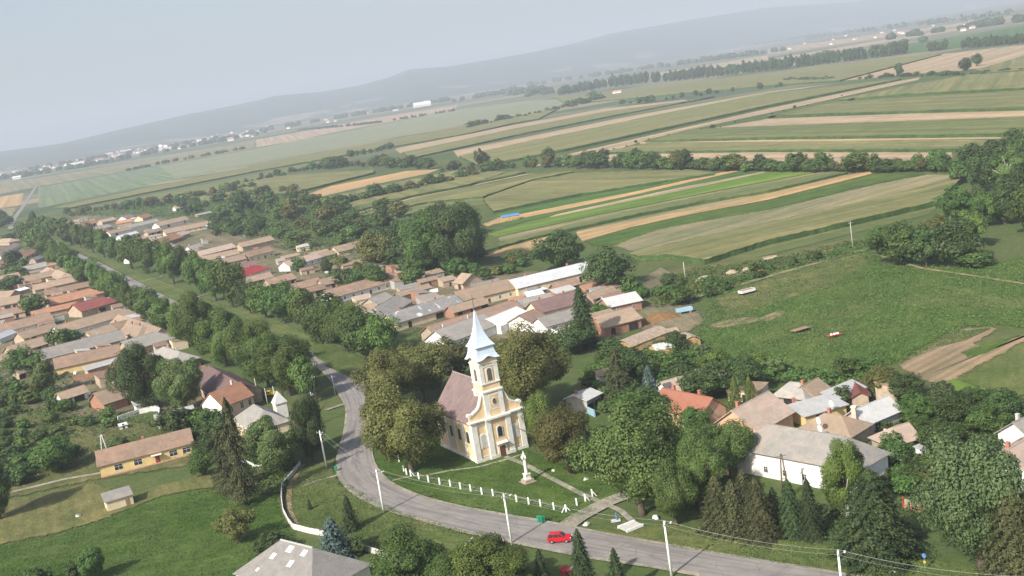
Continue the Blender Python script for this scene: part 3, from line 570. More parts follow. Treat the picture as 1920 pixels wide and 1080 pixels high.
for i,(x,y,w,h) in enumerate([(1352,997,66,108),(1382,1004,58,104),(1428,1012,66,116),(1400,965,50,84)]): T('larch',x,y,w,h,f'brownish larch, {ordw(i+1)} from the ash trees in the clump by the road','larches by the road')
for i,(x,y,w,h) in enumerate([(1457,998,40,84),(1487,1004,54,106),(1524,1009,48,110)]): T('spruce',x,y,w,h,f'dark spruce, {ordw(i+1)} from the larches in front of the white house','dark spruces in front of the white house')
T('birch',1590,975,84,150,'bright yellow-green birch in front of the white house gable')
T('spruce',1645,1050,132,165,'huge wide dark spruce beside the road wires')
T('walnut',1842,1068,180,262,'huge grey-green walnut tree by the blue road sign')
T('larch',1908,1110,110,190,'dark drooping larch at the corner beyond the walnut tree')
T('green',785,1125,150,140,'olive-green round tree above the hipped grey roof')
T('yell',925,1130,150,125,'bright yellow-green tree below the road opposite the car')
T('green',855,1140,90,110,'tree squeezed between the olive and the yellow-green ones')
T('spruce',1100,1118,56,128,'slim conifer standing below the road right of the red car')
T('spruce',1163,1122,44,96,'small pointed conifer below the road between car and lamp pole')
T('spruce',1022,1112,42,84,'small conifer beside the yellow-green tree')
T('yell',985,1120,60,62,'low yellow-green tree beside the small conifer')
T('blue',632,1050,76,80,'blue-green spruce inside the curving white wall')
T('spruce',660,996,36,68,'slender young spruce on the grass bank')
T('spruce',582,957,12,21,'tiny conifer sapling on the grass bank')
T('dbush',672,1040,46,34,'round dark bush beside the blue-green spruce')
T('willow',522,885,125,112,'large willow with light tips beside the grey villa')
T('dark',497,880,70,88,'dark tree in front of the willow')
T('dark',592,865,58,140,'tall dark tree over the roadside pole')
T('dark',575,850,44,90,'narrow dark tree beside the tall roadside one')
T('pine',462,948,66,200,'tall thin pine with open crown beside the schoolhouse')
T('pine',430,925,60,120,'brownish pine in front of the schoolhouse end')
T('pur',450,1020,62,72,'small brownish tree alone on the green slope')
T('green',382,893,46,54,'small bright tree at the schoolhouse corner')
T('dark',395,865,60,50,'dark bushy tree behind the schoolhouse corner')
T('dbush',510,1040,70,40,'bushes in front of the hipped grey roof')
T('dark',0,975,60,120,'dark tree at the edge above the long shadow')
T('green',105,885,80,66,'round tree alone in the overgrown gardens')
T('green',178,1090,46,66,'small tree in the bottom corner of the slope')
T('green',75,1105,54,44,'low tree at the very bottom corner')
T('dark',142,1098,36,40,'low dark tree beside the small corner tree')
T('dark',278,768,92,122,'dark walnut tree between the long house and the willow')
T('willow',350,770,100,108,'light green willow beside the dark walnut tree')
T('willow',88,742,56,74,'light willow behind the yellow-ended house')
T('green',50,705,64,54,'garden tree behind the small white shed')
T('green',118,655,52,38,'bright tree between two tan roofs')
T('green',140,650,36,36,'second bright tree between the same tan roofs')
T('green',67,590,52,36,'tree in the yard below the orange roofs')
T('dark',22,545,44,28,'dark tree in the upper courtyard')
T('yell',30,520,34,22,'yellowish tree in the upper courtyard')
T('dark',22,498,30,26,'dark conifer-like tree beside the ochre roof')
T('dark',34,494,20,26,'narrow dark tree beside the ochre roof')
T('green',90,525,24,14,'small tree on the tan roofs near the avenue')
G='trees of the orchard belt'
for i,a in enumerate([(868,505,110,135,'dark'),(815,508,110,118,'green'),(838,450,90,74,'dark'),(760,500,90,95,'dark'),(715,505,80,75,'pur'),(700,545,60,55,'green'),(655,545,56,46,'dark'),(790,455,80,50,'dark'),(890,480,50,60,'dark'),(780,520,60,50,'green')]):
    T(a[4],a[0],a[1],a[2],a[3],f'large orchard tree, {ordw(i+1)} of the clump behind the laundry',G)
T('dark',1052,505,88,78,'large round tree at the far end of the white-roofed barn, field side')
T('dark',1142,545,92,84,'large dark tree at the end of the white-roofed barn')
T('green',1186,556,44,40,'smaller tree beside the dark tree at the barn end')
T('spruce',1100,650,58,116,'tall spruce standing among the barns')
T('dark',1075,665,80,64,'leafy trees at the foot of the tall spruce')
T('green',1128,596,42,28,'small green tree between the barns')
T('green',1275,572,56,38,'tree beside the pale blue trailer')
T('dbush',1200,560,24,20,'dark bush at the barn corner')
T('dark',1272,665,48,50,'round tree beside the straw stacks')
T('dark',1180,725,90,80,'tree behind the white shed')
T('pine',1165,760,80,110,'thin olive tree beside the white shed')
T('blue',1225,775,54,90,'blue spruce in front of the rust-roofed house')
T('dark',1330,748,100,72,'dark garden tree behind the rust roof')
T('dark',1400,738,84,70,'dark garden tree above the two thujas')
T('thuja',1382,772,30,66,'pointed thuja, the one nearer the rust roof','two thujas')
T('thuja',1410,768,28,64,'pointed thuja, the one nearer the big tiled roof','two thujas')
T('dark',1150,670,60,40,'low tree in front of the straw stacks')
T('green',1260,700,70,40,'bushy tree at the meadow edge behind the rust roof')
T('green',1600,705,60,40,'bushy tree beside the dark red shed roof')
T('pur',1655,740,60,55,'brownish bushy tree by the vegetable plot')
T('dark',1700,750,70,52,'dark bushy tree below the vegetable plot')
T('green',1712,790,64,50,'green tree beside the corrugated barn')
T('dbush',1580,760,44,36,'dark bush in the small farm yard')
T('dark',1790,790,80,60,'garden tree below the yellowing corn')
T('green',1765,850,80,62,'garden tree behind the walnut')
T('green',1850,815,70,55,'garden tree beside the dish-topped roof')
T('dark',1880,790,70,60,'dark tree behind the grey roof corner')
T('green',1680,870,50,38,'fruit tree in the white house garden')
T('dark',1730,905,46,42,'dark fruit tree behind the red fence')
for i,a in enumerate([(1655,480,46,56,'green'),(1690,498,86,84,'green'),(1738,500,74,76,'dark'),(1760,470,60,64,'pur'),(1792,498,92,96,'dark'),(1822,466,60,68,'yell'),(1832,500,64,30,'bush')]):
    T(a[4],a[0],a[1],a[2],a[3],f'{ordw(i+1)} tree from the white pole in the meadow clump','tree clump on the meadow')
for i,a in enumerate([(1792,412,66,70,'green'),(1830,405,60,58,'dark'),(1818,400,22,46,'rust'),(1850,425,64,76,'green'),(1885,420,84,90,'dark'),(1893,362,74,92,'pale'),(1845,360,80,90,'dark'),(1912,330,60,90,'dark'),(1820,310,60,44,'dark'),(1862,310,70,52,'dark'),(1900,285,54,50,'green'),(1930,440,70,100,'green'),(1800,345,50,50,'green'),(1925,390,70,90,'dark')]):
    T(a[4],a[0],a[1],a[2]*.84,a[3]*.88,f'{ordw(i+1)} tree from the corn edge in the dark meadow wood','wood beside the meadow')
# single field trees
T('poplar',908,319,27,43,'dark rounded poplar alone in the hedge between the fields')
T('dark',1030,312,28,40,'taller tree in the hedge where the dusty track begins')
T('poplar',1197,316,25,40,'tallest narrow tree of the long hedgerow')
T('dark',806,318,28,24,'round bush-like tree ending the far hedge above the rosy strip')
T('dark',1687,141,17,22,'lone tree on the pale stubble field')
T('dark',1811,133,22,24,'the paler of the two paired field trees')
T('dark',1832,124,21,24,'the darker of the two paired field trees')
T('dark',452,398,40,42,'tall tree standing over the village orchards')
T('dark',65,425,16,30,'dark tree beside the far road bend')
def belt(pts,step,wr,hr,kinds,tmpl,group,name,perp=1.5,skip=.0):
    L=[Vector(p) for p in pts]; out=[]; 
    for a,b in zip(L,L[1:]):
        n=max(1,int((b-a).length/step))
        for i in range(n):
            if R.random()<skip: continue
            q=a.lerp(b,(i+R.random()*.6)/n); out.append((q.x,q.y+R.uniform(-perp,perp)))
    for i,(x,y) in enumerate(out):
        h=hr[0]*.8+(hr[1]*1.15-hr[0]*.8)*R.random()**1.6; tree(R.choice(kinds),x,y,h*R.uniform(*wr),h,tmpl.format(ordw(i+1)),group,name=name)
MIX=['green','dark','green','dark','ash','pur']; MIX2=['green','yell','willow','dark','ash','walnut','green']
belt([(985,314),(1180,316),(1450,322),(1790,322)],15,(.9,1.4),(18,36),MIX,'hedgerow tree, {} from the single field poplar','hedgerow across the fields','hedgerow_tree',2)
belt([(1250,317),(1450,321),(1790,321)],9,(1.2,1.8),(12,20),MIX,'low bush, {} from the tall narrow tree under the hedgerow','bushes under the hedgerow','bush',1)
belt([(585,317),(700,312),(800,316)],10,(.9,1.4),(12,22),MIX,'tree {} from the village in the hedge above the rosy bare strip','hedge above the rosy strip','hedgerow_tree',2)
belt([(480,335),(585,318)],8,(.9,1.4),(6,12),MIX,'small bush {} along the hedge beyond the corn block','hedge beyond the corn block','bush',1,.2)
belt([(640,298),(740,278)],12,(1.1,1.6),(6,13),['dark'],'bush {} in the short hedge pointing to the widest field','short hedge beside the central strips','bush',1,.1)
belt([(880,240),(1120,190),(1138,182)],8,(1.0,1.5),(6,12),['dark','green'],'bush {} along the hedge below the pale field','hedge below the pale field','bush',1,.05)
belt([(1065,200),(1130,186)],7,(.9,1.2),(12,20),['dark','green'],'tree {} in the clump closing the hedge below the pale field','hedge below the pale field','hedgerow_tree',2)
belt([(1165,196),(1195,194),(1340,176),(1475,162)],13,(.9,1.5),(6,14),['dark','green'],'bush {} along the field edge below the corn under the poplars','bushes along the upper field edge','bush',1,.3)
belt([(1140,284),(1230,258),(1350,238),(1440,216),(1590,178)],20,(1.0,1.8),(3,6),['dark'],'tiny bush {} along the dusty track','tiny bushes on the dusty track','bush',1,.25)
belt([(1610,149),(1690,143),(1800,141),(1920,133)],9,(1.4,2.2),(4,8),['green','dark'],'bush {} along the hedge past the lone field trees','hedge past the lone field trees','bush',1,.2)
belt([(828,320),(900,318),(1000,312)],10,(.9,1.4),(9,18),MIX,'bush {} near the single field poplar','bushes near the field poplar','bush',3,.1)
belt([(610,392),(700,372),(800,352),(880,332),(935,318)],11,(1.0,1.5),(14,24),MIX,'tree {} from the village in the long hedge across the corn strips','long hedge across the corn strips','hedgerow_tree',2)
belt([(120,405),(300,385),(480,352)],11,(1.0,1.5),(10,18),MIX,'small tree {} along the green belt behind the far houses','belt behind the far houses','hedgerow_tree',3)
belt([(330,380),(480,340),(540,330)],12,(1.0,1.5),(7,12),['green','dark'],'bush {} in the hedge nearest the wide pale field','hedge nearest the wide field','bush',1,.1)
def scatter(poly,n,hr,wr,kinds,tmpl,group,name,seed=1):
    r=random.Random(seed); xs=[p[0] for p in poly]; ys=[p[1] for p in poly]; out=[]
    def inside(x,y):
        c=False
        for i in range(len(poly)):
            x1,y1=poly[i];x2,y2=poly[i-1]
            if (y1>y)!=(y2>y) and x<(x2-x1)*(y-y1)/(y2-y1)+x1: c=not c
        return c
    tries=0
    while len(out)<n and tries<n*60:
        tries+=1; x,y=r.uniform(min(xs),max(xs)),r.uniform(min(ys),max(ys))
        if not inside(x,y): continue
        if any(abs(x-a)<hr[0]*.5 and abs(y-b)<hr[0]*.3 for a,b in out): continue
        out.append((x,y))
    out.sort()
    for i,(x,y) in enumerate(out):
        sc=.65+.35*min(1,max(0,(y-350)/150)); h=r.uniform(*hr)*sc
        tree(r.choice(kinds),x,y,h*r.uniform(*wr),h,tmpl.format(ordw(i+1)),group,name=name)
scatter([(170,405),(300,385),(480,362),(560,360),(640,392),(540,400),(430,415),(300,400)],44,(16,30),(1,1.5),MIX,'orchard tree {} counted along the green belt from the far road','orchard belt behind the far houses','orchard_tree',3)
scatter([(400,425),(440,400),(560,385),(700,395),(900,440),(915,490),(880,515),(760,540),(690,470),(560,470),(510,440)],70,(24,42),(1,1.5),MIX,'orchard tree {} counted from the avenue in the wide orchard behind the barns','wide orchard behind the barns','orchard_tree',4)
scatter([(520,500),(570,510),(700,500),(720,540),(640,545),(560,520)],12,(18,30),(1,1.5),MIX,'yard tree {} counted from the avenue between the middle barns','yard trees between the middle barns','garden_tree',5)
scatter([(860,520),(920,500),(1000,478),(1010,500),(900,530)],14,(14,26),(1,1.5),MIX,'garden tree {} along the field edge behind the longest barn','garden trees behind the longest barn','garden_tree',6)
scatter([(1195,560),(1240,530),(1310,545),(1380,540),(1350,560),(1240,575)],14,(14,26),(1.1,1.7),MIX,'bush {} from the barn corner in the farmyard thicket','farmyard thicket','bush',7)
scatter([(1300,540),(1440,500),(1540,480),(1620,470),(1440,515),(1330,560)],16,(8,18),(1.1,1.8),['bush','dbush','bush'],'bush {} along the rubble bank towards the meadow clump','bushes on the rubble bank','bush',8)
scatter([(1120,680),(1250,650),(1440,690),(1640,705),(1560,730),(1470,700),(1300,720),(1200,740)],30,(18,36),(1,1.6),MIX2,'garden tree {} from the straw stacks along the meadow fence','garden trees along the meadow fence','garden_tree',9)
scatter([(1640,790),(1740,740),(1920,755),(1930,840),(1880,850),(1850,800),(1760,830),(1660,850)],30,(16,34),(1,1.6),MIX2,'garden tree {} from the corrugated barn in the gardens below the corn','gardens below the corn','garden_tree',10)
scatter([(1640,860),(1720,850),(1760,900),(1740,940),(1680,925),(1650,900)],14,(26,44),(1,1.6),['green','bush','yell','dbush'],'shrub {} from the white house gable in its garden','shrubs in the white house garden','bush',11)
scatter([(-10,680),(100,700),(180,760),(300,790),(280,830),(160,860),(-10,850)],36,(12,30),(1.1,1.8),MIX2+['yell','willow'],'garden shrub {} from the photo edge in the overgrown gardens','shrubs of the overgrown gardens','bush',12)
scatter([(-10,860),(60,850),(170,850),(180,880),(60,905),(-10,920)],16,(16,34),(1,1.8),['bush','dbush','green'],'shrub {} along the wheel track','shrubs along the wheel track','bush',13)
scatter([(300,800),(380,790),(440,810),(400,860),(370,850)],10,(30,46),(1,1.5),['dbush','bush','green'],'shrub {} between the schoolhouse and the pink house','shrubs behind the schoolhouse','bush',14)
scatter([(0,400),(40,440),(20,460),(-10,450)],6,(16,24),(1,1.4),['dark','green'],'tree {} beside the far end of the avenue','trees at the far end of the avenue','garden_tree',15)
scatter([(395,428),(455,418),(510,440),(470,452),(430,450),(400,445)],16,(16,30),(1,1.5),MIX,'yard tree {} beyond the teal porch','yard trees beyond the teal porch','garden_tree',19)
scatter([(30,480),(60,520),(40,545),(0,520)],5,(14,20),(1,1.4),['dark','green'],'courtyard tree {} between the far tiled roofs','courtyard trees','garden_tree',16)
scatter([(1240,820),(1330,800),(1340,930),(1300,960),(1260,930)],8,(44,66),(.9,1.2),['ash','green'],'leafy tree {} in the group around the driveway ash','group around the driveway ash','garden_tree',17)
scatter([(1060,730),(1140,700),(1200,760),(1180,790),(1100,780)],12,(16,34),(1,1.6),MIX2,'shrub {} around the rough white shed','shrubs around the rough shed','bush',18)
# rows of poplars: individuals
pp=[]
for a,b,n in [((1045,181),(1137,164),10),((1142,165),(1215,156),8),((1222,157),(1237,155),2),((1243,155),(1385,140),16),((1390,139),(1440,133),6),((1442,134),(1485,128),5),((1492,127),(1575,118),9),((1580,117),(1622,112),5),((1630,111),(1700,101),8),((1740,98),(1775,93),5),((1800,92),(1920,82),12)]:
    for i in range(n): u=(i+.5)/n; pp.append((a[0]+(b[0]-a[0])*u,a[1]+(b[1]-a[1])*u)); pp.append((a[0]+(b[0]-a[0])*(u+.4/n),a[1]+(b[1]-a[1])*(u+.4/n)-1))
for i,(x,y) in enumerate(pp): tree('poplar',x,y,R.uniform(10,13),R.uniform(17,25)*(.8 if x<1140 or x>1700 else 1),f'far poplar, {ordw(i+1)} along the long row counted from the farmhouse end','far row of poplars',lod='far')
# woods that read as one mass
def wood(pts,wd,hh,n,label,leaf=9,name='woodland',col='dark'):
    W=[P(*p) for p in pts]; d=[0]
    for a,b in zip(W,W[1:]): d.append(d[-1]+(b-a).length)
    V=[]; r=np.random.RandomState(len(pts)*7+n)
    cl=[]
    for i in range(max(12,int(d[-1]/(hh*1.4)))):
        t=r.rand()*d[-1]; k=0
        while k<len(d)-2 and d[k+1]<t: k+=1
        p=W[k].lerp(W[k+1],(t-d[k])/(d[k+1]-d[k])); s=ppm(p)
        cl.append((p.x+r.normal()*wd*.3,p.y+r.normal()*wd*.5,hh*r.uniform(.5,1.1)))
    cl=np.array(cl); b=r.randint(0,len(cl),n); dd=r.normal(size=(n,3)); dd/=np.linalg.norm(dd,axis=1)[:,None]
    c=cl[b]; Pn=np.stack([c[:,0]+dd[:,0]*c[:,2]*.8,c[:,1]+dd[:,1]*c[:,2]*.8,c[:,2]*.5+dd[:,2]*c[:,2]*.5],1)
    nn=dd+r.normal(size=dd.shape)*.3; nn/=np.linalg.norm(nn,axis=1)[:,None]; t=np.cross(nn,r.normal(size=(n,3))); t/=np.linalg.norm(t,axis=1)[:,None]; u=np.cross(nn,t); s=(leaf*r.uniform(.5,1.2,n))[:,None]
    V=np.empty((n,4,3)); V[:,0]=Pn-t*s; V[:,1]=Pn-u*s; V[:,2]=Pn+t*s; V[:,3]=Pn+u*s
    me=leaf_mesh(name,V.reshape(-1,3)); me.materials[0]=LM[col]; o=D.objects.new(name,me); COL.objects.link(o); return tag(o,label,'woodland',None,'stuff')
wood([(1440,126),(1535,107),(1650,90),(1720,80)],60,14,2600,'dark tree belt behind the far poplar row',5)
wood([(1700,70),(1800,55),(1920,40),(1960,36)],120,22,3500,'dark wood at the upper right edge of the plain',7)
wood([(1200,108),(1440,80),(1600,62),(1750,45),(1920,25)],200,30,5000,'long far wood below the hazy hills',10)
wood([(860,190),(960,172),(1040,176)],120,22,3500,'wood closing the wide pale field',7)
wood([(960,165),(1100,145),(1300,118),(1440,100)],160,24,4500,'tree belt behind the poplars',8)
wood([(960,150),(1150,122),(1350,92),(1440,82)],260,26,3500,'faint far tree belt in the haze',10)
wood([(480,248),(620,225),(730,207),(860,187)],200,22,5000,'dark tree band left of the white grain store',9)
wood([(500,228),(700,196),(960,158)],250,22,2600,'faint tree band above the white grain store',10)
wood([(-20,338),(120,320),(250,295),(400,268),(480,252)],160,16,5500,'trees among the houses of the far town',8)
wood([(100,312),(200,296),(330,275),(430,260)],260,16,3000,'trees behind the far town',9)
wood([(-20,318),(80,305),(200,283)],300,18,1600,'faint trees left of the far town',11)
wood([(560,245),(700,232),(850,208)],30,7,1500,'low hedge line above the wide pale field',4)
wood([(240,320),(330,302),(470,277)],20,7,1200,'low hedge line inside the far strips',4)
wood([(1470,152),(1560,150)],15,5,500,'low hedge beside the long olive corn field',3)
# ---------------------------------------------------------------- undergrowth (uncountable garden greenery)
def thicket(poly,n,h,label,leaf=.4,col='green',name='undergrowth',z0=.0):
    W=[P(*p) for p in poly]; r=np.random.RandomState(n); mn=np.array([min(p.x for p in W),min(p.y for p in W)]); mx=np.array([max(p.x for p in W),max(p.y for p in W)])
    Q=r.uniform(mn,mx,size=(n*3,2)); ins=np.zeros(len(Q),bool)
    for i in range(len(W)):
        x1,y1=W[i].xy; x2,y2=W[i-1].xy
        ins^=((y1>Q[:,1])!=(y2>Q[:,1]))&(Q[:,0]<(x2-x1)*(Q[:,1]-y1)/(y2-y1+1e-9)+x1)
    Q=Q[ins][:n]; hm=.5+.5*np.sin(Q[:,0]*.55+np.sin(Q[:,1]*.3)*2)*np.cos(Q[:,1]*.42+np.sin(Q[:,0]*.23)*2); keep=r.rand(len(Q))<hm+.15; Q=Q[keep]; hm=hm[keep]
    n=len(Q); z=z0+.5+h*hm*r.uniform(.3,1,n); Pn=np.stack([Q[:,0],Q[:,1],z],1); nn=r.normal(size=(n,3))*.5+np.array([0,0,1]); nn/=np.linalg.norm(nn,axis=1)[:,None]
    t=np.cross(nn,r.normal(size=(n,3))); t/=np.linalg.norm(t,axis=1)[:,None]; u=np.cross(nn,t); s=(leaf*r.uniform(.5,1.3,n))[:,None]
    V=np.empty((n,4,3)); V[:,0]=Pn-t*s; V[:,1]=Pn-u*s*.7; V[:,2]=Pn+t*s; V[:,3]=Pn+u*s*.7
    me=leaf_mesh(name,V.reshape(-1,3)); me.materials[0]=LM[col]; o=D.objects.new(name,me); COL.objects.link(o); return tag(o,label,'undergrowth',None,'stuff')
thicket([(400,415),(560,385),(700,395),(900,440),(915,490),(880,515),(760,545),(560,480),(430,440)],26000,3,'dense green undergrowth of the wide orchard',.7)
thicket([(120,405),(300,380),(480,355),(640,385),(540,410),(400,415),(250,410)],16000,2.5,'undergrowth of the belt behind the far houses',.9)
thicket([(-20,690),(120,690),(200,770),(300,790),(440,800),(400,860),(190,870),(-20,925)],12000,1.3,'weeds and shrubs of the overgrown gardens',.38)
thicket([(1100,690),(1250,650),(1440,690),(1700,715),(1600,735),(1440,720),(1250,760),(1120,760)],22000,2.2,'shrubby growth along the meadow fence',.4)
thicket([(1640,800),(1740,745),(1960,760),(1960,900),(1860,850),(1800,920),(1700,900),(1650,870)],24000,2.0,'leafy growth of the gardens below the corn',.32)
thicket([(1190,560),(1300,505),(1440,490),(1620,450),(1640,470),(1440,515),(1330,560),(1230,580)],12000,1.3,'weeds around the rubble heaps',.4)
thicket([(1600,840),(1700,860),(1740,930),(1650,920)],7000,1.2,'flowerbeds and vegetables behind the white house',.28,'yellow')
thicket([(450,860),(560,870),(530,930),(440,930)],5000,.8,'weeds beneath the villa trees',.3)
thicket([(1270,940),(1440,1000),(1700,1035),(1740,1000),(1600,960),(1400,930)],12000,.9,'shaded undergrowth below the roadside conifers',.3,'dark')
thicket([(1335,548),(1440,512),(1620,455),(1840,500),(1960,475),(1960,620),(1870,612),(1680,684),(1620,700),(1440,690),(1290,670)],80000,.18,'tufts of grass and weeds over the meadow',.24,'ash','grass',-.25)
thicket([(-20,1030),(190,978),(405,915),(520,925),(530,960),(548,992),(600,1090),(-20,1180)],40000,.12,'tufts of grass on the slope below the schoolhouse',.15,'green','grass',-.19)
thicket([(700,830),(722,904),(880,955),(1062,982),(1195,925),(1010,850),(930,800)],24000,.08,'tufts of grass in the churchyard',.13,'green','grass',-.19)
thicket([(560,880),(642,904),(760,966),(885,1002),(730,1030),(552,988),(532,915)],16000,.10,'tufts of grass on the bank inside the white wall',.14,'willow','grass',-.19)
thicket([(1200,990),(1440,1012),(1960,1085),(1960,1110),(1440,1056),(1260,1028)],20000,.10,'tufts of grass along the road verge',.13,'willow','grass',-.19)
# ---------------------------------------------------------------- houses
_win={}
def window(parent,x,z,yf,w=1.0,h=1.2,face=-1,axis='y',name='window'):
    key=(w,h)
    if key not in _win:
        b=MB(); t=.09
        b.box(-w/2-t,w/2+t,-.04,.03,-t,0); b.box(-w/2-t,w/2+t,-.04,.03,h,h+t); b.box(-w/2-t,-w/2,-.04,.03,0,h); b.box(w/2,w/2+t,-.04,.03,0,h); b.box(-.03,.03,-.035,.03,0,h); b.box(-w/2,w/2,-.033,.03,h*.62,h*.62+.05)
        me=b.mesh('window'); me.materials.append(M['trim']); bm_fix(me)
        g=MB().box(-w/2,w/2,-.012,.02,0,h).mesh('pane'); g.materials.append(M['glass']); bm_fix(g); _win[key]=(me,g)
    f=D.objects.new(name,_win[key][0]); COL.objects.link(f); f.parent=parent
    if axis=='y': f.location=(x,yf,z); f.rotation_euler=(0,0,0 if face<0 else math.pi)
    else: f.location=(yf,x,z); f.rotation_euler=(0,0,math.pi/2 if face>0 else -math.pi/2)
    p=D.objects.new('pane',_win[key][1]); COL.objects.link(p); p.parent=f
    return f
def house(x1,y1,x2,y2,w,he,hr,rm,wm,fl,label,name='long_house',group='tiled village houses',d0=0,ext=0):
    """a house whose ridge runs between two places; flags: a/b hip at either end, m lean-to, c chimney, w windows, d door"""
    A,B=P(x1,y1,hr),P(x2,y2,hr); d=B-A; L=d.length; az=math.atan2(d.y,d.x); c=(A+B)/2; c.z=0
    e=empty(name,c,az,label,{'long_house':'house'}.get(name,name.replace('_',' ')),group)
    hl=L/2; y0,y1_=(-w/2,w/2) if 'm' not in fl else (-w,0.)
    ov=.35; sl=(hr-he)/(w/2 if 'm' not in fl else w); ra=w/2 if 'a' in fl else 0; rb=w/2 if 'b' in fl else 0
    wx0,wx1=-hl-ra+.25,hl+rb-.25
    wb=MB()
    if 'm' in fl: wb.prism([(y0+.2,-.1),(y0+.2,he),(y1_-.1,hr-.12),(y1_-.1,-.1)],'x',wx0,wx1)
    elif 'a' in fl and 'b' in fl: wb.box(wx0,wx1,y0+.2,y1_-.2,-.1,he)
    else:
        g0=[(y0+.2,-.1),(y0+.2,he),(0,hr-.18),(y1_-.2,he),(y1_-.2,-.1)]
        gx0,gx1=(wx0 if 'a' not in fl else -hl,wx1 if 'b' not in fl else hl)
        wb.prism(g0,'x',gx0,gx1)
        if 'a' in fl: wb.box(wx0,gx0-.003,y0+.2,y1_-.2,-.1,he)
        if 'b' in fl: wb.box(gx1+.003,wx1,y0+.2,y1_-.2,-.1,he)
    wall=wb.build('wall',WM[wm],e)
    rb_=MB(); t=.16
    def slab(q):
        q=[Vector(p) for p in q]; n=(q[1]-q[0]).cross(q[-1]-q[0]).normalized()
        if n.z<0: n=-n
        k=len(q); top=[p+n*t*.5 for p in q]; bot=[p-n*t*.5 for p in q]
        rb_.add(top+bot,[tuple(range(k)),tuple(range(2*k-1,k-1,-1))]+[(i,(i+1)%k,(i+1)%k+k,i+k) for i in range(k)])
    x0=-hl-ov*(0 if 'a' in fl else 1); x1_=hl+ov*(0 if 'b' in fl else 1); ze=he-sl*ov
    ea,eb=-hl-ra-ov,hl+rb+ov
    if 'm' in fl: slab([(ea,y0-ov,he-sl*ov),(eb,y0-ov,he-sl*ov),(eb,.1,hr),(ea,.1,hr)])
    else:
        for s in(-1,1): slab([(ea,s*(w/2+ov),ze),(eb,s*(w/2+ov),ze),(x1_,0,hr),(x0,0,hr)])
        if 'a' in fl: slab([(ea,-w/2-ov,ze),(ea,w/2+ov,ze),(x0,0,hr)])
        if 'b' in fl: slab([(eb,-w/2-ov,ze),(eb,w/2+ov,ze),(x1_,0,hr)])
        rb_.box(x0,x1_,-.14,.14,hr+.02,hr+.14)
    ro=rb_.build('roof',RM[rm],e)
    k=ppm(c)
    if 'c' in fl:
        for cx in ([-.28*L] if L<14 else [-.3*L,.22*L]):
            MB().box(cx-.3,cx+.3,.3,.9,hr-1.3,hr+.9).box(cx-.36,cx+.36,.24,.96,hr+.9,hr+1.02).build('chimney',M['brickred'] if rm!='grey' else M['concrete'],ro)
    if 'w' in fl and k>1.2:
        n=max(2,int(L/4.2)); 
        for i in range(n):
            x=-hl+ (i+.5)*L/n
            if 'd' in fl and i==n//2:
                MB().box(x-.5,x+.5,y0+.12,y0+.24,0,2.05).build('door',M['door'],e); continue
            window(e,x,min(1.1,he-1.6),y0+.2,.9,min(1.1,he-1.5) if he<2.9 else 1.2)
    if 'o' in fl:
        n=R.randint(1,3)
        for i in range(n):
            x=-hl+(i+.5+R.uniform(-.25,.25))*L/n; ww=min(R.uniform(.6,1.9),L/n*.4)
            MB().box(x-ww,x+ww,y0+.13,y0+.24,.02,min(he-.5,2.4)).build('painted_doorway_shade',M['dark'],e)  # solid dark box on the wall, painting the shade of an open doorway
    if 'g' in fl and 'b' not in fl:   # gable window on the +x end
        window(e,0,he*.9,wx1,.6,.7,1,'x')
    return e
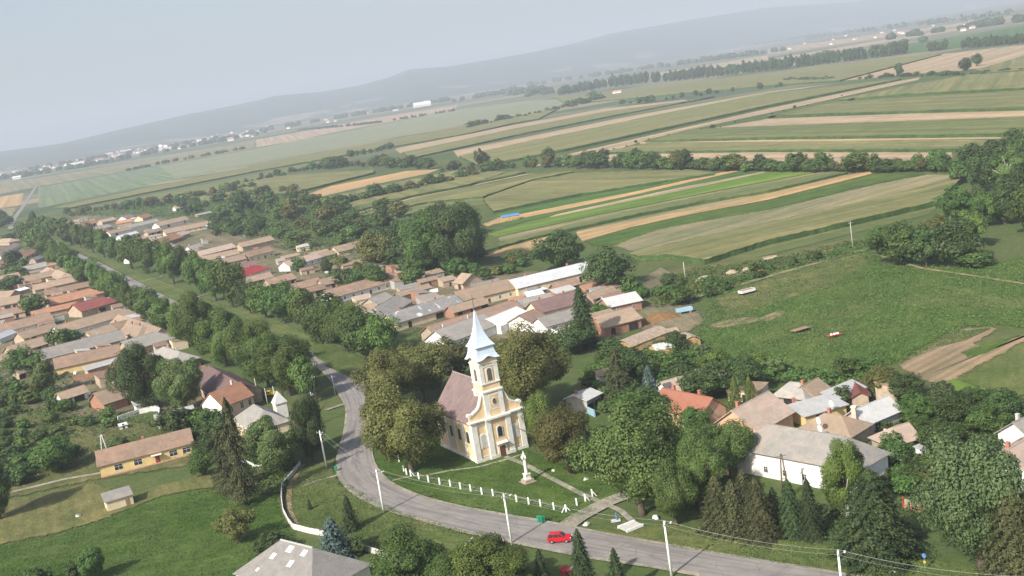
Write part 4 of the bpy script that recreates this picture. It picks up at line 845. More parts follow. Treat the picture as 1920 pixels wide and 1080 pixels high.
HZ=[
# courtyard houses beside the avenue (left block), from far to near
(-15,448,22,447,11.5,3,6,'tan','tan','b','farthest tan roof of the courtyard side',),
(-10,476,26,455,9.0,3,5.6,'pale','white','','low roof with white verge behind the ochre roof'),
(34,478,58,466,10.2,3,5.6,'orange','tan','b','ochre-patched roof near the far avenue end'),
(58,484,76,478,6.0,2.8,4.8,'grey','tan','','grey little roof beside the ochre-patched roof'),
(28,503,84,491,10.2,3,5.8,'grey','white','a','greenish-grey long roof with a white edge'),
(40,521,115,503,10.2,3,5.8,'tan','tan','b','tan hipped long roof just below the greenish one'),
(-10,492,22,483,9.0,2.8,5,'orange','tan','','short rosy roof at the photo edge'),
(60,535,148,516,10.2,3,5.8,'tan','tan','b','weathered tan long roof in the courtyard row'),
(82,545,163,528,9.0,3,5.4,'brown','tan','','narrower brown-tan roof above the orange one'),
(88,560,168,541,11.5,3,6.2,'orange','tan','b','orange tiled roof with one pale stripe'),
(-12,548,28,544,11.5,3,6,'tan','tan','','short pale tan roof with white lean-to'),
(15,547,47,538,4.0,2.6,3.6,'white','tan','m','thin white corrugated roof of a lean-to'),
(-12,562,36,553,12.8,3.2,6.5,'tan','tan','c','big square tan roof beside the yard tree'),
(58,584,140,566,6.0,3,5,'orange','tan','','low bright orange roof joined to the dark red one'),
(136,571,190,556,12.8,3.4,7,'red','tan','bc','dark red roof with pale stripes'),
(-12,611,92,586,11.5,3,6.2,'brown','white','c','long brown roof over white yard walls'),
(100,612,222,578,11.5,3,6.2,'tan','white','bc','long tan roof directly below the dark red one'),
(-14,630,18,617,6.0,2.8,4.6,'white','white','','little white-sheeted roof at the photo edge'),
(32,624,100,605,10.2,3,5.6,'tan','tan','','tan roof with a dark gap at its end'),
(12,650,78,631,10.2,3,5.8,'tan','tan','','detached tan roof above the garden trees'),
(160,622,206,608,9.0,3,5.4,'tan','cream','','tan roof with cream gable beside the bright trees'),
(208,607,250,597,9.0,3,5.4,'brown','tan','','short brown roof touching the street end'),
(240,606,268,612,10.2,3.2,6,'tan','tan','b','street-front tan roof facing the avenue'),
(75,655,225,618,11.5,3.2,6.6,'grey','tan','c','longest grey-tan roof of the courtyard side'),
(228,640,292,622,11.5,3.2,6.6,'grey','tan','b','smooth grey hipped roof at the avenue'),
(100,672,222,645,11.5,3.2,6.4,'brown','yellow','','rusty-tan roof with a bright yellow end wall'),
(155,688,226,668,4.0,2.6,3.6,'light','tan','m','pale mottled lean-to below the rusty-tan roof'),
(212,678,256,665,9.0,3,5.6,'brown','tan','','small brown roof behind the dark walnut'),
(306,650,338,660,10.2,3.2,6,'grey','brick','ab','grey hipped roof nearest the willow'),
(27,692,62,681,6.0,2.6,4.4,'tan','tan','','small tan shed roof in the gardens'),
(107,737,156,722,6.0,2.8,4.8,'tan','white','','little house with tan and grey roof above the gardens'),
(176,737,238,718,11.5,3.2,6.4,'tan','brick','dw','tan-roofed house with an orange patch and brick wall'),
(290,778,360,760,5.0,2.6,4.2,'light','white','','long low greyish roof with white end wall'),
(247,752,262,748,4.0,2.8,3.6,'white','white','m','white boxy annex with one dark window'),
(392,686,448,718,12.8,3.6,7.5,'plum','tan','','dark shaded roof falling towards the walnut tree'),  # plum tiles put the walnut tree's shadow into the roof colour
# barn side, far to near
(86,409,100,406,9.0,3,5,'tan','white','','farthest little roof on the barn side'),
(120,416,148,411,10.2,3,5.4,'tan','white','','pale tan roof at the far end of the barn side'),
(140,422,176,412,10.2,3,5.8,'orange','white','','bright red-orange roof at the far end of the barn side'),
(185,413,212,407,10.2,3,5.6,'pale','tan','','rosy roof beyond the bright red-orange one'),
(218,415,246,410,9.0,3,5.4,'orange','tan','','short red roof below the little gables'),
(227,406,243,401,10.2,3,6,'pale','white','','first little gabled house at the orchard edge'),
(258,405,276,400,10.2,3,6,'orange','cream','g','second little gabled house, orange with a cream gable'),
(325,387,340,384,10.2,3,5.5,'pale','white','','tiny white house in the trees above the village'),
(222,426,292,410,10.2,3,5.6,'grey','white','','long grey roof above the small garden trees'),
(290,418,346,405,11.5,3,6.2,'tan','white','','tan roof with white wall at the village edge'),
(152,432,202,420,10.2,3,5.6,'grey','tan','','grey roof beside the avenue trees, far end'),
(200,434,240,425,10.2,3,5.4,'tan','white','','tan roof with a small white chimney wall'),
(220,442,254,433,6.0,2.8,4.6,'white','white','','pale blue-white sheet roof among tiled ones'),
(228,450,268,441,10.2,3,5.4,'tan','tan','','grey-tan roof just below the blue-white one'),
(272,434,300,427,6.0,2.8,4.8,'tan','tan','','small tan roof between two garden trees'),
(306,431,396,413,11.5,3,6,'tan','cream','w','long tan roof ending at the teal porch'),
(300,446,345,432,10.2,3,5.6,'pale','tan','','pinkish roof above the bright orange one'),
(286,452,330,438,11.5,3,6,'orange','brick','','bright orange hipped roof by the dark tree'),
(290,463,322,456,9.0,3,5,'grey','tan','','grey roof with gables behind the avenue crowns'),
(365,402,393,396,4.0,2.6,3.8,'grey','tan','m','thin grey shed roof above the long tan one'),
(368,472,434,456,10.2,3.2,5.8,'pale','tan','','rosy long roof, uppermost of three parallel ones'),
(376,481,444,467,10.2,3.2,5.8,'tan','tan','','middle one of three parallel tan roofs'),
(390,490,456,476,10.2,3.2,5.8,'tan','tan','','lowest one of three parallel tan roofs'),
(446,456,506,442,10.2,3.2,5.8,'tan','tan','c','green-tinged tan roof below the orchard'),
(456,474,504,462,10.2,3.6,6.2,'brown','cream','wd','brown roof over a cream wall with dark windows'),
(430,498,476,488,10.2,3.2,5.8,'plum','tan','','dark plum roof beside the crimson one'),
(442,508,480,497,10.2,3.4,6.4,'crimson','white','b','crimson sheet roof with a small dormer'),
(462,520,505,510,9.0,3,5.2,'tan','tan','','low tan roof just below the crimson one'),
(497,524,546,512,10.2,3,5.4,'brown','tan','','brown roof between crimson roof and street trees'),
(530,491,590,474,10.2,3,5.6,'pale','white','w','rosy roof over a white wall beside the orchard'),
(592,478,624,469,5.0,2.8,4.4,'tan','tan','','short low roof linking two orchard-side houses'),
(624,463,684,449,11.5,3.2,6,'tan','cream','w','solitary tan roof at the orchard edge'),
(598,524,658,510,10.2,3,5.4,'tan','tan','','tan roof half hidden by a yard tree'),
(607,545,734,511,11.5,3.2,6.2,'brown','white','wdc','long brown roof over a white and yellow wall'),
(572,540,606,532,6.0,2.8,4.6,'brown','tan','','small brown roof at the street trees'),
(742,549,802,532,5.0,2.6,4,'tan','tan','','narrow open shed beside the vegetable garden'),
(690,560,722,548,9.0,3,5.4,'grey','tan','','small grey roof behind the street crowns'),
(702,577,744,553,12.8,3,6,'grey','tan','a','grey slate roof with a red chimney'),
(866,512,884,514,10.2,3,6,'tan','tan','g','little tan house standing apart in the garden'),
(725,588,852,552,11.5,3.2,6.4,'patch','cream','c','long grey roof with a white patch'),
(852,547,952,523,11.5,3.6,6.8,'tan','cream','wd','long tan barn roof over a cream wall'),
(955,525,1106,489,12.8,3.8,6.6,'white','cream','','longest open barn with a bright white roof'),
(800,612,962,562,10.2,3.2,6,'brown','tan','','low brown roof behind the spire'),
(912,598,968,575,11.5,3.2,5.6,'white','white','','square white sheet roof beside the spire'),
(815,620,905,588,12.8,3.4,7,'grey','white','','grey roof with a big white gable beside the spire'),
(995,567,1082,545,11.5,3.6,6.8,'plum','cream','cw','tall brown roof with cream gable in the barn row'),
(970,562,1030,549,9.0,3,5.2,'grey','tan','','low grey roof beyond the tall brown one'),
(972,592,1000,580,11.5,3.2,5.8,'brown','white','','short brown roof with white gable wall'),
(984,548,1012,542,6.0,2.8,4.2,'white','white','m','small tilted white sheet roof'),
(1008,596,1080,577,10.2,3.2,5.6,'grey','white','wd','grey roof over the white wall behind the chestnut'),
(1100,551,1146,536,6.0,2.8,4.6,'tan','tan','','narrow tan shed roof near the barn-end tree'),
(1130,560,1190,547,11.5,3.2,5.4,'light','brick','w','blue-grey sheet roof over a brick wall'),
(1112,594,1182,576,12.8,3.2,6,'tan','brick','','wide tan roof lying in the spruce shade'),
# near right cluster
(1240,716,1282,704,8,3,5.6,'pale','white','','pale tiled roof behind the rust-coloured one'),
(1243,728,1335,746,8.5,3.6,7.0,'rust','peach','g','rust-coloured roof with peach gable and white verge'),
(1372,770,1440,734,12,4,8.0,'pale','peach','c','large pale pink tiled roof with white ridge'),
(1440,795,1587,819,10.5,5.2,9.2,'grey','white','abw','large white house with grey hipped roof'),
(1480,716,1500,718,6,2.8,5.4,'grey','tan','ab','grey hipped shed roof in the small farm'),
(1503,724,1532,709,7,2.8,5,'tan','tan','','greenish-tan shed roof beside the grey hipped one'),
(1474,760,1552,738,7,2.6,3.6,'light','yellow','m','flat pale roof over a yellow garage wall'),
(1545,775,1578,779,8.5,3.4,6.0,'tan','tan','abc','small hipped tan roof with chimneys and dish'),
(1598,770,1664,743,7,3.2,5.6,'light','grey','','corrugated pale barn roof with dark underside'),
(1676,800,1702,793,7,2.8,5,'pale','tan','a','worn low tiled roof beside the corrugated barn'),
(1600,712,1612,735,4,2.4,3.4,'red','tan','','narrow dark red shed roof by the beige car'),
(1540,735,1596,712,4,2.6,3.8,'light','tan','m','long thin pale lean-to pointing at the dark red shed'),
(1880,850,1960,800,11,3.6,7,'pale','white','c','tan roof with white dish at the photo edge'),
(1900,792,1960,765,8,3.2,6,'grey','white','','grey roof corner behind the dish roof'),
(1078,742,1106,728,7,3.6,4.6,'light','grey','','rough flat-roofed shed behind the church'),
(1117,696,1142,690,3.5,3,4,'tan','white','','little white shed with rubbly roof'),
(1310,830,1345,850,6,3,5,'pale','cream','','pale house wall glimpsed between the ash trees'),
]
HZ+=[
(88,501,122,511,9,3.2,5.8,'tan','tan','ab','tan roof turned along the street below the greenish roof'),
(222,590,250,598,9,3.2,6,'tan','cream','b','small tan roof at the street above the grey ones'),
(252,598,302,616,9,3.2,6.2,'tan','tan','a','tan roof running along the street beside the smooth grey one'),
(-12,520,34,510,8,3,5.6,'tan','tan','','tan roof between the two upper courtyard trees'),
(-12,584,48,573,8,3,5.6,'brown','tan','','brown roof below the big square one'),
(130,607,158,600,6,2.8,4.6,'tan','tan','','short tan roof above the bright yard trees'),
(-12,668,14,662,7,3,5.2,'tan','tan','','tan roof at the photo edge above the gardens'),
(236,480,262,473,8,3,5.4,'pale','white','','rosy roof just behind the avenue crowns'),
(160,444,196,437,8,3,5.4,'tan','tan','','tan roof under the grey far one'),
(330,475,366,466,8,3,5.4,'tan','tan','','tan roof at the street end of the three parallel ones'),
(350,462,374,456,7,3,5.2,'grey','white','','little grey roof above the three parallel ones'),
(250,461,288,452,8,3,5.4,'tan','tan','','tan roof left of the bright orange one'),
(545,533,596,520,8,3,5.4,'brown','tan','','brown roof between crimson roof and long brown one'),
(650,581,700,568,8,3,5.6,'tan','cream','','tan roof hidden behind the street crowns near the bend'),
(840,575,905,557,7,2.8,4.8,'tan','brick','','low tan roof between the patched roof and the cream barn'),
(1035,533,1080,522,6,2.8,4.6,'brown','brick','','low brick lean-to in front of the white-roofed barn'),
]
FOOT=[]
for a in HZ:
    e=house(*a[:9],a[9]+('o' if 'w' not in a[9] and a[4]>=6 and (R.random()<.6 or 'barn' in a[10]) else '')+('c' if 'c' not in a[9] and R.random()<.45 and a[4]>=7 else ''),a[10]); FOOT.append((e.location.x,e.location.y,(P(a[0],a[1],a[6])-P(a[2],a[3],a[6])).length/2,a[4]/2,e.rotation_euler.z))
def fillers(poly,n,tm,group,az,seed):
    r=random.Random(seed); xs=[p[0] for p in poly]; ys=[p[1] for p in poly]; k=0; out=[]
    for _ in range(n*80):
        x,y=r.uniform(min(xs),max(xs)),r.uniform(min(ys),max(ys)); c=False
        for i in range(len(poly)):
            x1,y1=poly[i];x2,y2=poly[i-1]
            if (y1>y)!=(y2>y) and x<(x2-x1)*(y-y1)/(y2-y1)+x1: c=not c
        if not c: continue
        p=P(x,y); L=r.uniform(2.2,6); w_=r.uniform(1.8,3); rr=max(L,w_)
        if any(abs((p.x-a)*math.cos(t)+(p.y-b)*math.sin(t))<l+rr*.9 and abs(-(p.x-a)*math.sin(t)+(p.y-b)*math.cos(t))<q+w_*1.0 for a,b,l,q,t in FOOT): continue
        FOOT.append((p.x,p.y,L,w_,az)); out.append((x,y,p,L,w_,r.random(),r.choice(['tan','brown','grey','pale','tan','orange','brown','tan','light']),r.choice(['tan','brick','grey','cream','tan'])))
        if len(out)>=n: break
    out.sort(key=lambda q:q[0])
    for i,(x,y,p,L,w_,u,rm,wm) in enumerate(out):
        h=2.3+u; e=empty('outbuilding',p,az+(math.pi/2 if u>.75 else 0),tm.format(ordw(i+1)),'shed',group)
        MB().prism([(-w_,-.1),(-w_,h),(w_,h+.9),(w_,-.1)],'x',-L,L).build('wall',WM[wm],e)
        MB().add([(-L-.2,-w_-.3,h-.05),(L+.2,-w_-.3,h-.05),(L+.2,w_+.2,h+1.0),(-L-.2,w_+.2,h+1.0),(-L-.2,-w_-.3,h+.08),(L+.2,-w_-.3,h+.08),(L+.2,w_+.2,h+1.13),(-L-.2,w_+.2,h+1.13)],[(0,3,2,1),(4,5,6,7),(0,1,5,4),(1,2,6,5),(2,3,7,6),(3,0,4,7)]).build('roof',RM[rm],e)
        MB().box(-.5,.4,-w_-.03,-w_+.02,.0,1.9).build('door',M['dark'],e)
fillers([(-5,470),(60,470),(150,530),(230,570),(330,640),(390,690),(330,740),(260,740),(120,700),(-5,660)],48,'small outbuilding, {} from the photo edge in the courtyards beside the avenue','outbuildings in the courtyards',rad(28),3)
fillers([(110,412),(260,405),(400,418),(430,450),(520,455),(720,500),(830,525),(960,545),(1100,520),(1190,560),(1150,610),(1000,600),(830,620),(700,580),(520,535),(350,480),(200,440)],46,'small outbuilding, {} from the far end in the barnyards','outbuildings in the barnyards',rad(24),4)
fillers([(1240,700),(1440,740),(1700,740),(1700,820),(1560,790),(1330,760)],3,'small outbuilding, {} from the blue spruce in the near farmyards','outbuildings in the near farmyards',rad(-40),5)
def clutter(poly,n,tm,group,seed):
    r=random.Random(seed); xs=[p[0] for p in poly]; ys=[p[1] for p in poly]; out=[]
    while len(out)<n:
        x,y=r.uniform(min(xs),max(xs)),r.uniform(min(ys),max(ys)); c=False
        for i in range(len(poly)):
            x1,y1=poly[i];x2,y2=poly[i-1]
            if (y1>y)!=(y2>y) and x<(x2-x1)*(y-y1)/(y2-y1)+x1: c=not c
        if not c: continue
        p=P(x,y)
        if any(abs((p.x-a)*math.cos(t)+(p.y-b)*math.sin(t))<l+.8 and abs(-(p.x-a)*math.sin(t)+(p.y-b)*math.cos(t))<q+.8 for a,b,l,q,t in FOOT): continue
        out.append((x,y,p))
    out.sort(key=lambda q:q[0])
    for i,(x,y,p) in enumerate(out):
        L=r.uniform(.6,2.0); b=MB()
        for k in range(4):
            for q in range(4-k): b.tube([(-L,(q-1.5+k*.5)*.3,.15+k*.26),(L,(q-1.5+k*.5)*.3,.15+k*.26)],[.15,.15],6)
        o=b.build('log_pile',r.choice([M['wood'],M['concrete'],M['brickred'],M['dwood'],M['post']])); o.location=(p.x,p.y,.2); o.rotation_euler=(0,0,r.uniform(0,3)); tag(o,tm.format(ordw(i+1)),'log pile',group)
clutter([(-5,480),(60,475),(230,575),(390,690),(260,770),(-5,700)],30,'pile of timber, {} from the photo edge in the courtyards','timber piles in the courtyards',6)
clutter([(110,412),(400,418),(720,500),(960,545),(1190,560),(1150,620),(830,620),(350,480)],34,'pile of timber, {} from the far end in the barnyards','timber piles in the barnyards',7)
# the schoolhouse
def school():
    hr,he,w=6.4,3.6,8.5
    A,B=P(178,847,hr),P(356,803,hr); d=B-A; L=d.length; c=(A+B)/2; c.z=0
    e=empty('schoolhouse',c,math.atan2(d.y,d.x),'long yellow schoolhouse with brown tiled roof and a small red door','schoolhouse')
    hl=L/2
    MB().prism([(-w/2,-.1),(-w/2,he),(0,hr-.15),(w/2,he),(w/2,-.1)],'x',-hl+.3,hl-.3).build('wall',WM['yellow'],e)
    MB().box(-hl+.2,hl-.2,-w/2-.08,w/2+.08,-.1,.55).build('plinth',simple('faded_brick_plinth',(.50,.30,.24),.9,.2,1.5),e)
    b=MB(); sl=(hr-he)/(w/2)
    for s in(-1,1):
        b.add([(-hl-.1,s*(w/2+.45),he-sl*.45),(hl+.1,s*(w/2+.45),he-sl*.45),(hl+.1,0,hr+.04),(-hl-.1,0,hr+.04),(-hl-.1,s*(w/2+.45),he-sl*.45+.16),(hl+.1,s*(w/2+.45),he-sl*.45+.16),(hl+.1,0,hr+.2),(-hl-.1,0,hr+.2)],[(0,1,2,3),(4,5,6,7),(0,1,5,4),(1,2,6,5),(2,3,7,6),(3,0,4,7)])
    ro=b.build('roof',RM['brown'],e)
    MB().box(-.35,.35,.4,1.0,hr-1,hr+.8).build('chimney',M['brickred'],ro)
    MB().box(-hl-.32,-hl-.12,-w/2-.5,w/2+.5,he-.5,he-.1).build('gutter_board',M['wood'],e)
    for fx in (-.30,-.10,.27,.41): window(e,fx*L,1.25,-w/2,2.0,1.45)
    MB().box(.10*L-.55,.10*L+.55,-w/2-.07,-w/2+.05,.1,2.4).build('door',simple('red_brown_door',(.28,.05,.03),.5,.1,2),e)
    MB().box(.10*L-1.5,.10*L+1.2,-w/2-1.3,-w/2,2.75,2.9).build('canopy',M['trim'],e)
    MB().box(.10*L-1.1,.10*L+1.1,-w/2-1.1,-w/2-.08,-.02,.16).build('doorstep',M['concrete'],e)
school()
def shed():
    A,B=P(190,926,3.6),P(241,911,3.6); d=B-A; L=d.length; c=(A+B)/2;c.z=0
    e=empty('small_shed',c,math.atan2(d.y,d.x),'little plastered shed with a flat grey roof on the green slope','shed')
    MB().prism([(-4.2,-.1),(-4.2,2.5),(0,3.45),(0,-.1)],'x',-L/2+.15,L/2-.15).build('wall',WM['cream'],e)
    MB().add([(-L/2-.15,-4.5,2.45),(L/2+.15,-4.5,2.45),(L/2+.15,.2,3.52),(-L/2-.15,.2,3.52),(-L/2-.15,-4.5,2.6),(L/2+.15,-4.5,2.6),(L/2+.15,.2,3.68),(-L/2-.15,.2,3.68)],[(0,3,2,1),(4,5,6,7),(0,1,5,4),(1,2,6,5),(2,3,7,6),(3,0,4,7)]).build('roof',RM['grey'],e)
    MB().box(L*.2,L*.2+.9,-4.26,-4.15,.0,1.9).build('door',M['wood'],e)
shed()
def pinkhouse():
    hr,he=8.0,4.2
    A,B=P(392,738,hr),P(450,716,hr); d=B-A; L=d.length; c=(A+B)/2;c.z=0
    e=empty('pink_house',c,math.atan2(d.y,d.x),'pink plastered house with mottled orange roof and a white gable','house')
    w=10; hl=L/2; 
    MB().prism([(-w/2,-.1),(-w/2,he),(0,hr-.2),(w/2,he),(w/2,-.1)],'x',-hl+.3,hl-.1).build('wall',WM['pink'],e)
    MB().prism([(-w/2+.1,-.1),(-w/2+.1,he-.1),(0,hr-.4),(w/2-.1,he-.1),(w/2-.1,-.1)],'x',-hl+.1,-hl+.297).build('gable',M['trim'],e)
    b=MB(); sl=(hr-he)/(w/2)
    def sl_(q):
        b.add(q+[(x,y,z+.16) for x,y,z in q],[(0,1,2,3),(4,5,6,7),(0,1,5,4),(1,2,6,5),(2,3,7,6),(3,0,4,7)])
    for s in(-1,1): sl_([(-hl-.1,s*(w/2+.4),he-sl*.4),(hl+.2,s*(w/2+.4),he-sl*.4),(hl+.2,0,hr),(-hl-.1,0,hr)])
    # cross wing rising higher behind
    b.build('roof',RM['orange'],e)
    for fx in(-.25,.1,.36): window(e,fx*L,1.6,-w/2,1.1,1.7)
    MB().box(hl-2.6,hl-1.9,.6,1.3,hr-1,hr+1.2).build('chimney',WM['pink'],e)
pinkhouse()
def villa():
    hr,he=9,5.5
    c=P(497,822,0); e=empty('grey_villa',c,rad(-62),'grey slate villa with a square corner turret behind the willow','villa')
    MB().box(-9,9,-5,5,-.1,he).build('wall',WM['cream'],e)
    b=MB(); b.add([(-9.5,-5.5,he-.2),(9.5,-5.5,he-.2),(9.5,5.5,he-.2),(-9.5,5.5,he-.2),(-4.5,0,hr),(4.5,0,hr)],[(0,1,5,4),(1,2,5),(2,3,4,5),(3,0,4),(0,3,2,1)]); b.build('roof',RM['grey'],e)
    MB().box(-8.9,-6.7,-4.9,-4.898-.1,1.2,3.0).build('window',M['glass'],e)
    for fx in(-4,0,4): window(e,fx,3.2,-5,1.1,1.6)
    for fy in(-2.5,2): window(e,fy,3.2,-9,1.1,1.6,-1,'x')
    p=P(529,782,0); t=empty('turret',p,rad(-62),'little white turret with a steep grey pyramid roof','turret')
    MB().box(-1.6,1.6,-1.6,1.6,-.1,4.6).build('wall',M['trim'],t)
    MB().add([(-1.9,-1.9,4.5),(1.9,-1.9,4.5),(1.9,1.9,4.5),(-1.9,1.9,4.5),(0,0,8.0)],[(0,1,4),(1,2,4),(2,3,4),(3,0,4),(3,2,1,0)]).build('roof',RM['light'],t)
    for fx in(-.6,.6): window(t,fx,2.7,-1.6,.5,1.1)
villa()
def hiproof():
    hr,he=9.3,4.5
    A,B=P(526,1012,hr),P(586,1027,hr); d=B-A; L=d.length; c=(A+B)/2
    # footprint square to the ridge; the ridge turns towards the viewer at its right end
    az=math.atan2(d.y,d.x); u=Vector((math.cos(az),math.sin(az),0)); v=Vector((-u.y,u.x,0)); c=Vector((c.x,c.y,0))
    e=empty('hipped_house',c,az,'big hipped roof with bleached patches at the bottom of the picture','house')
    hw=7.0; hl=L/2+7.0
    MB().box(-hl+.5,hl-.5,-hw+.5,hw-.5,-.1,he).build('wall',WM['white'],e)
    E0=[(-hl,-hw,he-.1),(hl,-hw,he-.1),(hl,hw,he-.1),(-hl,hw,he-.1),(-L/2,0,hr),(L/2,0,hr)]
    ro=MB().add(E0,[(0,1,5,4),(1,2,5),(2,3,4,5),(3,0,4),(0,3,2,1)]).build('roof',roofmat('weathered_asbestos',(.20,.188,.172),(.285,.268,.245),False),e)
    for i,(fx,fy,a,bb) in enumerate([(-1.6,-1.6,1.5,1.1),(2.6,-1.6,1.3,1.0),(.9,-3.7,1.2,1.1),(-4.6,-3.2,1.1,1.0),(-6.2,-5.6,.7,.6)]):
        z=lambda y:hr+(y)*(hr-he+.1)/hw+.03
        if abs(fx)<L/2+2 or True:
            MB().add([(fx,fy,z(fy)),(fx+a,fy,z(fy)),(fx+a+.15,fy+bb,z(fy+bb)),(fx+.2,fy+bb,z(fy+bb))],[(0,1,2,3)]).build('new_tiles',M['trim'],ro)
    MB().box(-L/2,L/2,-.16,.16,hr-.02,hr+.12).build('ridge_cap',M['concrete'],ro)
hiproof()
# ---------------------------------------------------------------- church
def church():
    TH=rad(27.75); O=Vector((-8.17,253.7,0)); hw=6.74
    e=empty('church',O,TH,'yellow and white village church with a pale blue spire','church')
    AP,TR=WM['apri'],M['trim']
    L=19.6; nw=6.3; ze=9.7; zr=17.2
    MB().prism([(-nw,-.1),(-nw,ze),(0,zr-.3),(nw,ze),(nw,-.1)],'y',.6,L).build('nave_wall',AP,e)
    # roof
    b=MB(); sl=(zr-ze)/nw; o=.5
    for s in(-1,1):
        q=[(s*(nw+o),.7,ze-sl*o),(s*(nw+o),L+.4,ze-sl*o),(0,L+.4,zr),(0,.7,zr)]; b.add(q+[(x,y,z+.2) for x,y,z in q],[(0,1,2,3),(4,5,6,7),(0,1,5,4),(1,2,6,5),(2,3,7,6),(3,0,4,7)])
    ro=b.build('roof',roofmat('church_tiles',(.15,.108,.10),(.215,.160,.148)),e)
    MB().tube([(0,.7,zr+.2),(0,L+.4,zr+.2)],[.14,.14],8).build('ridge_tiles',RM['pale'],ro)
    MB().tube([(0,L+.2,zr+.1),(0,L+.2,zr+1.6)],[.05,.04],6).box(-.4,.4,L+.16,L+.24,zr+1.05,zr+1.15).build('roof_cross',M['gold'],ro)
    # side pilasters, plinth, eaves cornice, side windows
    for s in(-1,1):
        for y in(1.3,5.6,10,14.4,18.8): MB().box(min(s*nw,s*(nw+.22)),max(s*nw,s*(nw+.22)),y-.45,y+.45,0,ze-.6).build('side_pilaster',TR,e)
    b=MB()
    for s in(-1,1): b.box(min(s*nw,s*(nw+.3)),max(s*nw,s*(nw+.3)),.7,L+.1,ze-.6,ze-.15).box(min(s*nw,s*(nw+.3)),max(s*nw,s*(nw+.3)),.7,L+.1,-.1,.9)
    b.build('cornice',TR,e)
    def arch(w,h,n=8):
        pts=[(-w/2,0),(-w/2,h-w/2)]+[(-w/2*math.cos(math.pi*i/n),h-w/2+w/2*math.sin(math.pi*i/n)) for i in range(1,n)]+[(w/2,h-w/2),(w/2,0)]
        return pts
    def awin(x,z,y,w,h,side=None,t=.2,name='window',gl=M['glass']):
        """arched window with a white surround; side gives the wall it sits on"""
        fr=MB().prism([(a*(1+2*t/w),bb*(1+1.5*t/h)-t*.5) for a,bb in arch(w,h)],'y',-.10,.02)
        f=fr.build(name,TR,e); p=MB().prism(arch(w,h),'y',-.14,-.05).build('pane',gl,f)
        f.location=(x,y,z)
        if side=='l': f.rotation_euler=(0,0,-math.pi/2)
        if side=='r': f.rotation_euler=(0,0,math.pi/2)
        if side=='b': f.rotation_euler=(0,0,math.pi)
        return f
    for y in(3.5,7.8,12.2,16.6):
        awin(-nw,4.3,y,1.3,2.8,'l'); awin(nw,4.3,y,1.3,2.8,'r')
    # facade
    zc=9.5
    MB().box(-hw,hw,0,.75,-.1,zc).build('facade_wall',AP,e)
    b=MB()
    for x0,x1 in((-hw-.05,-hw+1.3),(hw-1.3,hw+.05)): b.box(x0,x1,-.2,.9,0,zc)
    for s in(-1,1): b.box(min(s*1.9,s*3.2),max(s*1.9,s*3.2),-.55,-.003,0,zc-.003)
    b.build('pilasters',TR,e)
    MB().box(-1.89,1.89,-.40,-.004,-.05,zc-.004).build('centre_bay',AP,e)
    for sg in(-1,1): MB().box(min(sg*3.25,sg*(hw+.1)),max(sg*3.25,sg*(hw+.1)),-.30,-.21,-.1,.95).box(min(sg*3.3,sg*1.25),max(sg*3.3,sg*1.25),-.66,-.56,-.1,1.0).box(min(sg*3.3,sg*3.21),max(sg*3.3,sg*3.21),-.559,-.301,-.1,1.0).build('plinth',M['limestone'],e)
    for s in(-1,1): MB().box(min(s*3.35,s*5.3),max(s*3.35,s*5.3),-.035,0,8.6,8.9).box(min(s*3.35,s*5.3),max(s*3.35,s*5.3),-.035,0,1.2,1.45).build('panel_trim',TR,e)
    # main cornice
    b=MB(); b.box(-hw-.35,hw+.35,-.45,1.0,zc,zc+.18).box(-hw-.5,hw+.5,-.6,1.1,zc+.18,zc+.45).box(-3.3,3.3,-.95,-.603,zc,zc+.45); b.build('main_cornice',TR,e)
    # curved gable
    g=[(-hw+.05,zc+.45),(-hw+.05,zc+1.9),(-hw+.55,zc+2.15),(-hw+.95,zc+1.95),(-5.3,zc+2.35),(-4.4,zc+2.75),(-3.8,zc+3.4),(-3.35,zc+4.5),(-2.9,zc+5.6),(-2.4,zc+6.1)]
    G=g+[(-x,z) for x,z in reversed(g)]
    MB().prism(G,'y',.42,1.0).build('gable',AP,e)
    b=MB()
    for gg in(g[1:],[(-x,z) for x,z in g[1:]]):
        for (xa,za),(xb,zb) in zip(gg,gg[1:]):
            d=Vector((xb-xa,zb-za)); n=Vector((-d.y,d.x)).normalized()*.16
            if n.y<0: n=-n
            b.prism([(xa-n.x,za-n.y),(xb-n.x,zb-n.y),(xb+n.x,zb+n.y),(xa+n.x,za+n.y)],'y',.25,1.15)
        b.build('scroll_trim',TR,e); b=MB()
    for s in(-1,1): MB().tube([(s*(hw-.1),.2,zc+1.9),(s*(hw-.1),1.2,zc+1.9)],[.42,.42],12).build('scroll',TR,e)
    for s in(-1,1): awin(s*4.2,3.4,-.02,1.25,3.1,None,.25,gl=M['concrete'] if s<2 else 0)
    w=awin(0,5.0,-.44,1.15,2.4)
    MB().box(-.75,.75,-.52,-.40,-.0,2.7).build('door',M['door'],e)
    b=MB(); b.box(-1.25,1.25,-1.25,-.42,3.3,3.5); b.add([(-1.35,-1.3,3.5),(1.35,-1.3,3.5),(1.35,-.42,3.8),(-1.35,-.42,3.8),(-1.35,-1.3,3.4),(1.35,-1.3,3.4)],[(0,1,2,3),(4,5,1,0)]); b.build('door_canopy',TR,e)
    MB().box(-1.2,-.76,-.6,-.41,0,3.2).box(.76,1.2,-.6,-.41,0,3.2).box(-1.2,1.2,-.6,-.41,2.71,3.2).build('door_frame',TR,e)
    MB().box(-1.8,1.8,-1.6,-.67,-.02,.2).box(-2.6,2.6,-2.4,-1.6,-.02,.1).build('steps',M['limestone'],e)
    # tower
    s=2.4; yc=2.4; tw=MB()
    tw.box(-s,s,yc-s,yc+s,zc+.46,16).box(-s+.12,s-.12,yc-s+.12,yc+s-.12,16,23.5); tw.build('tower_wall',AP,e)
    b=MB()
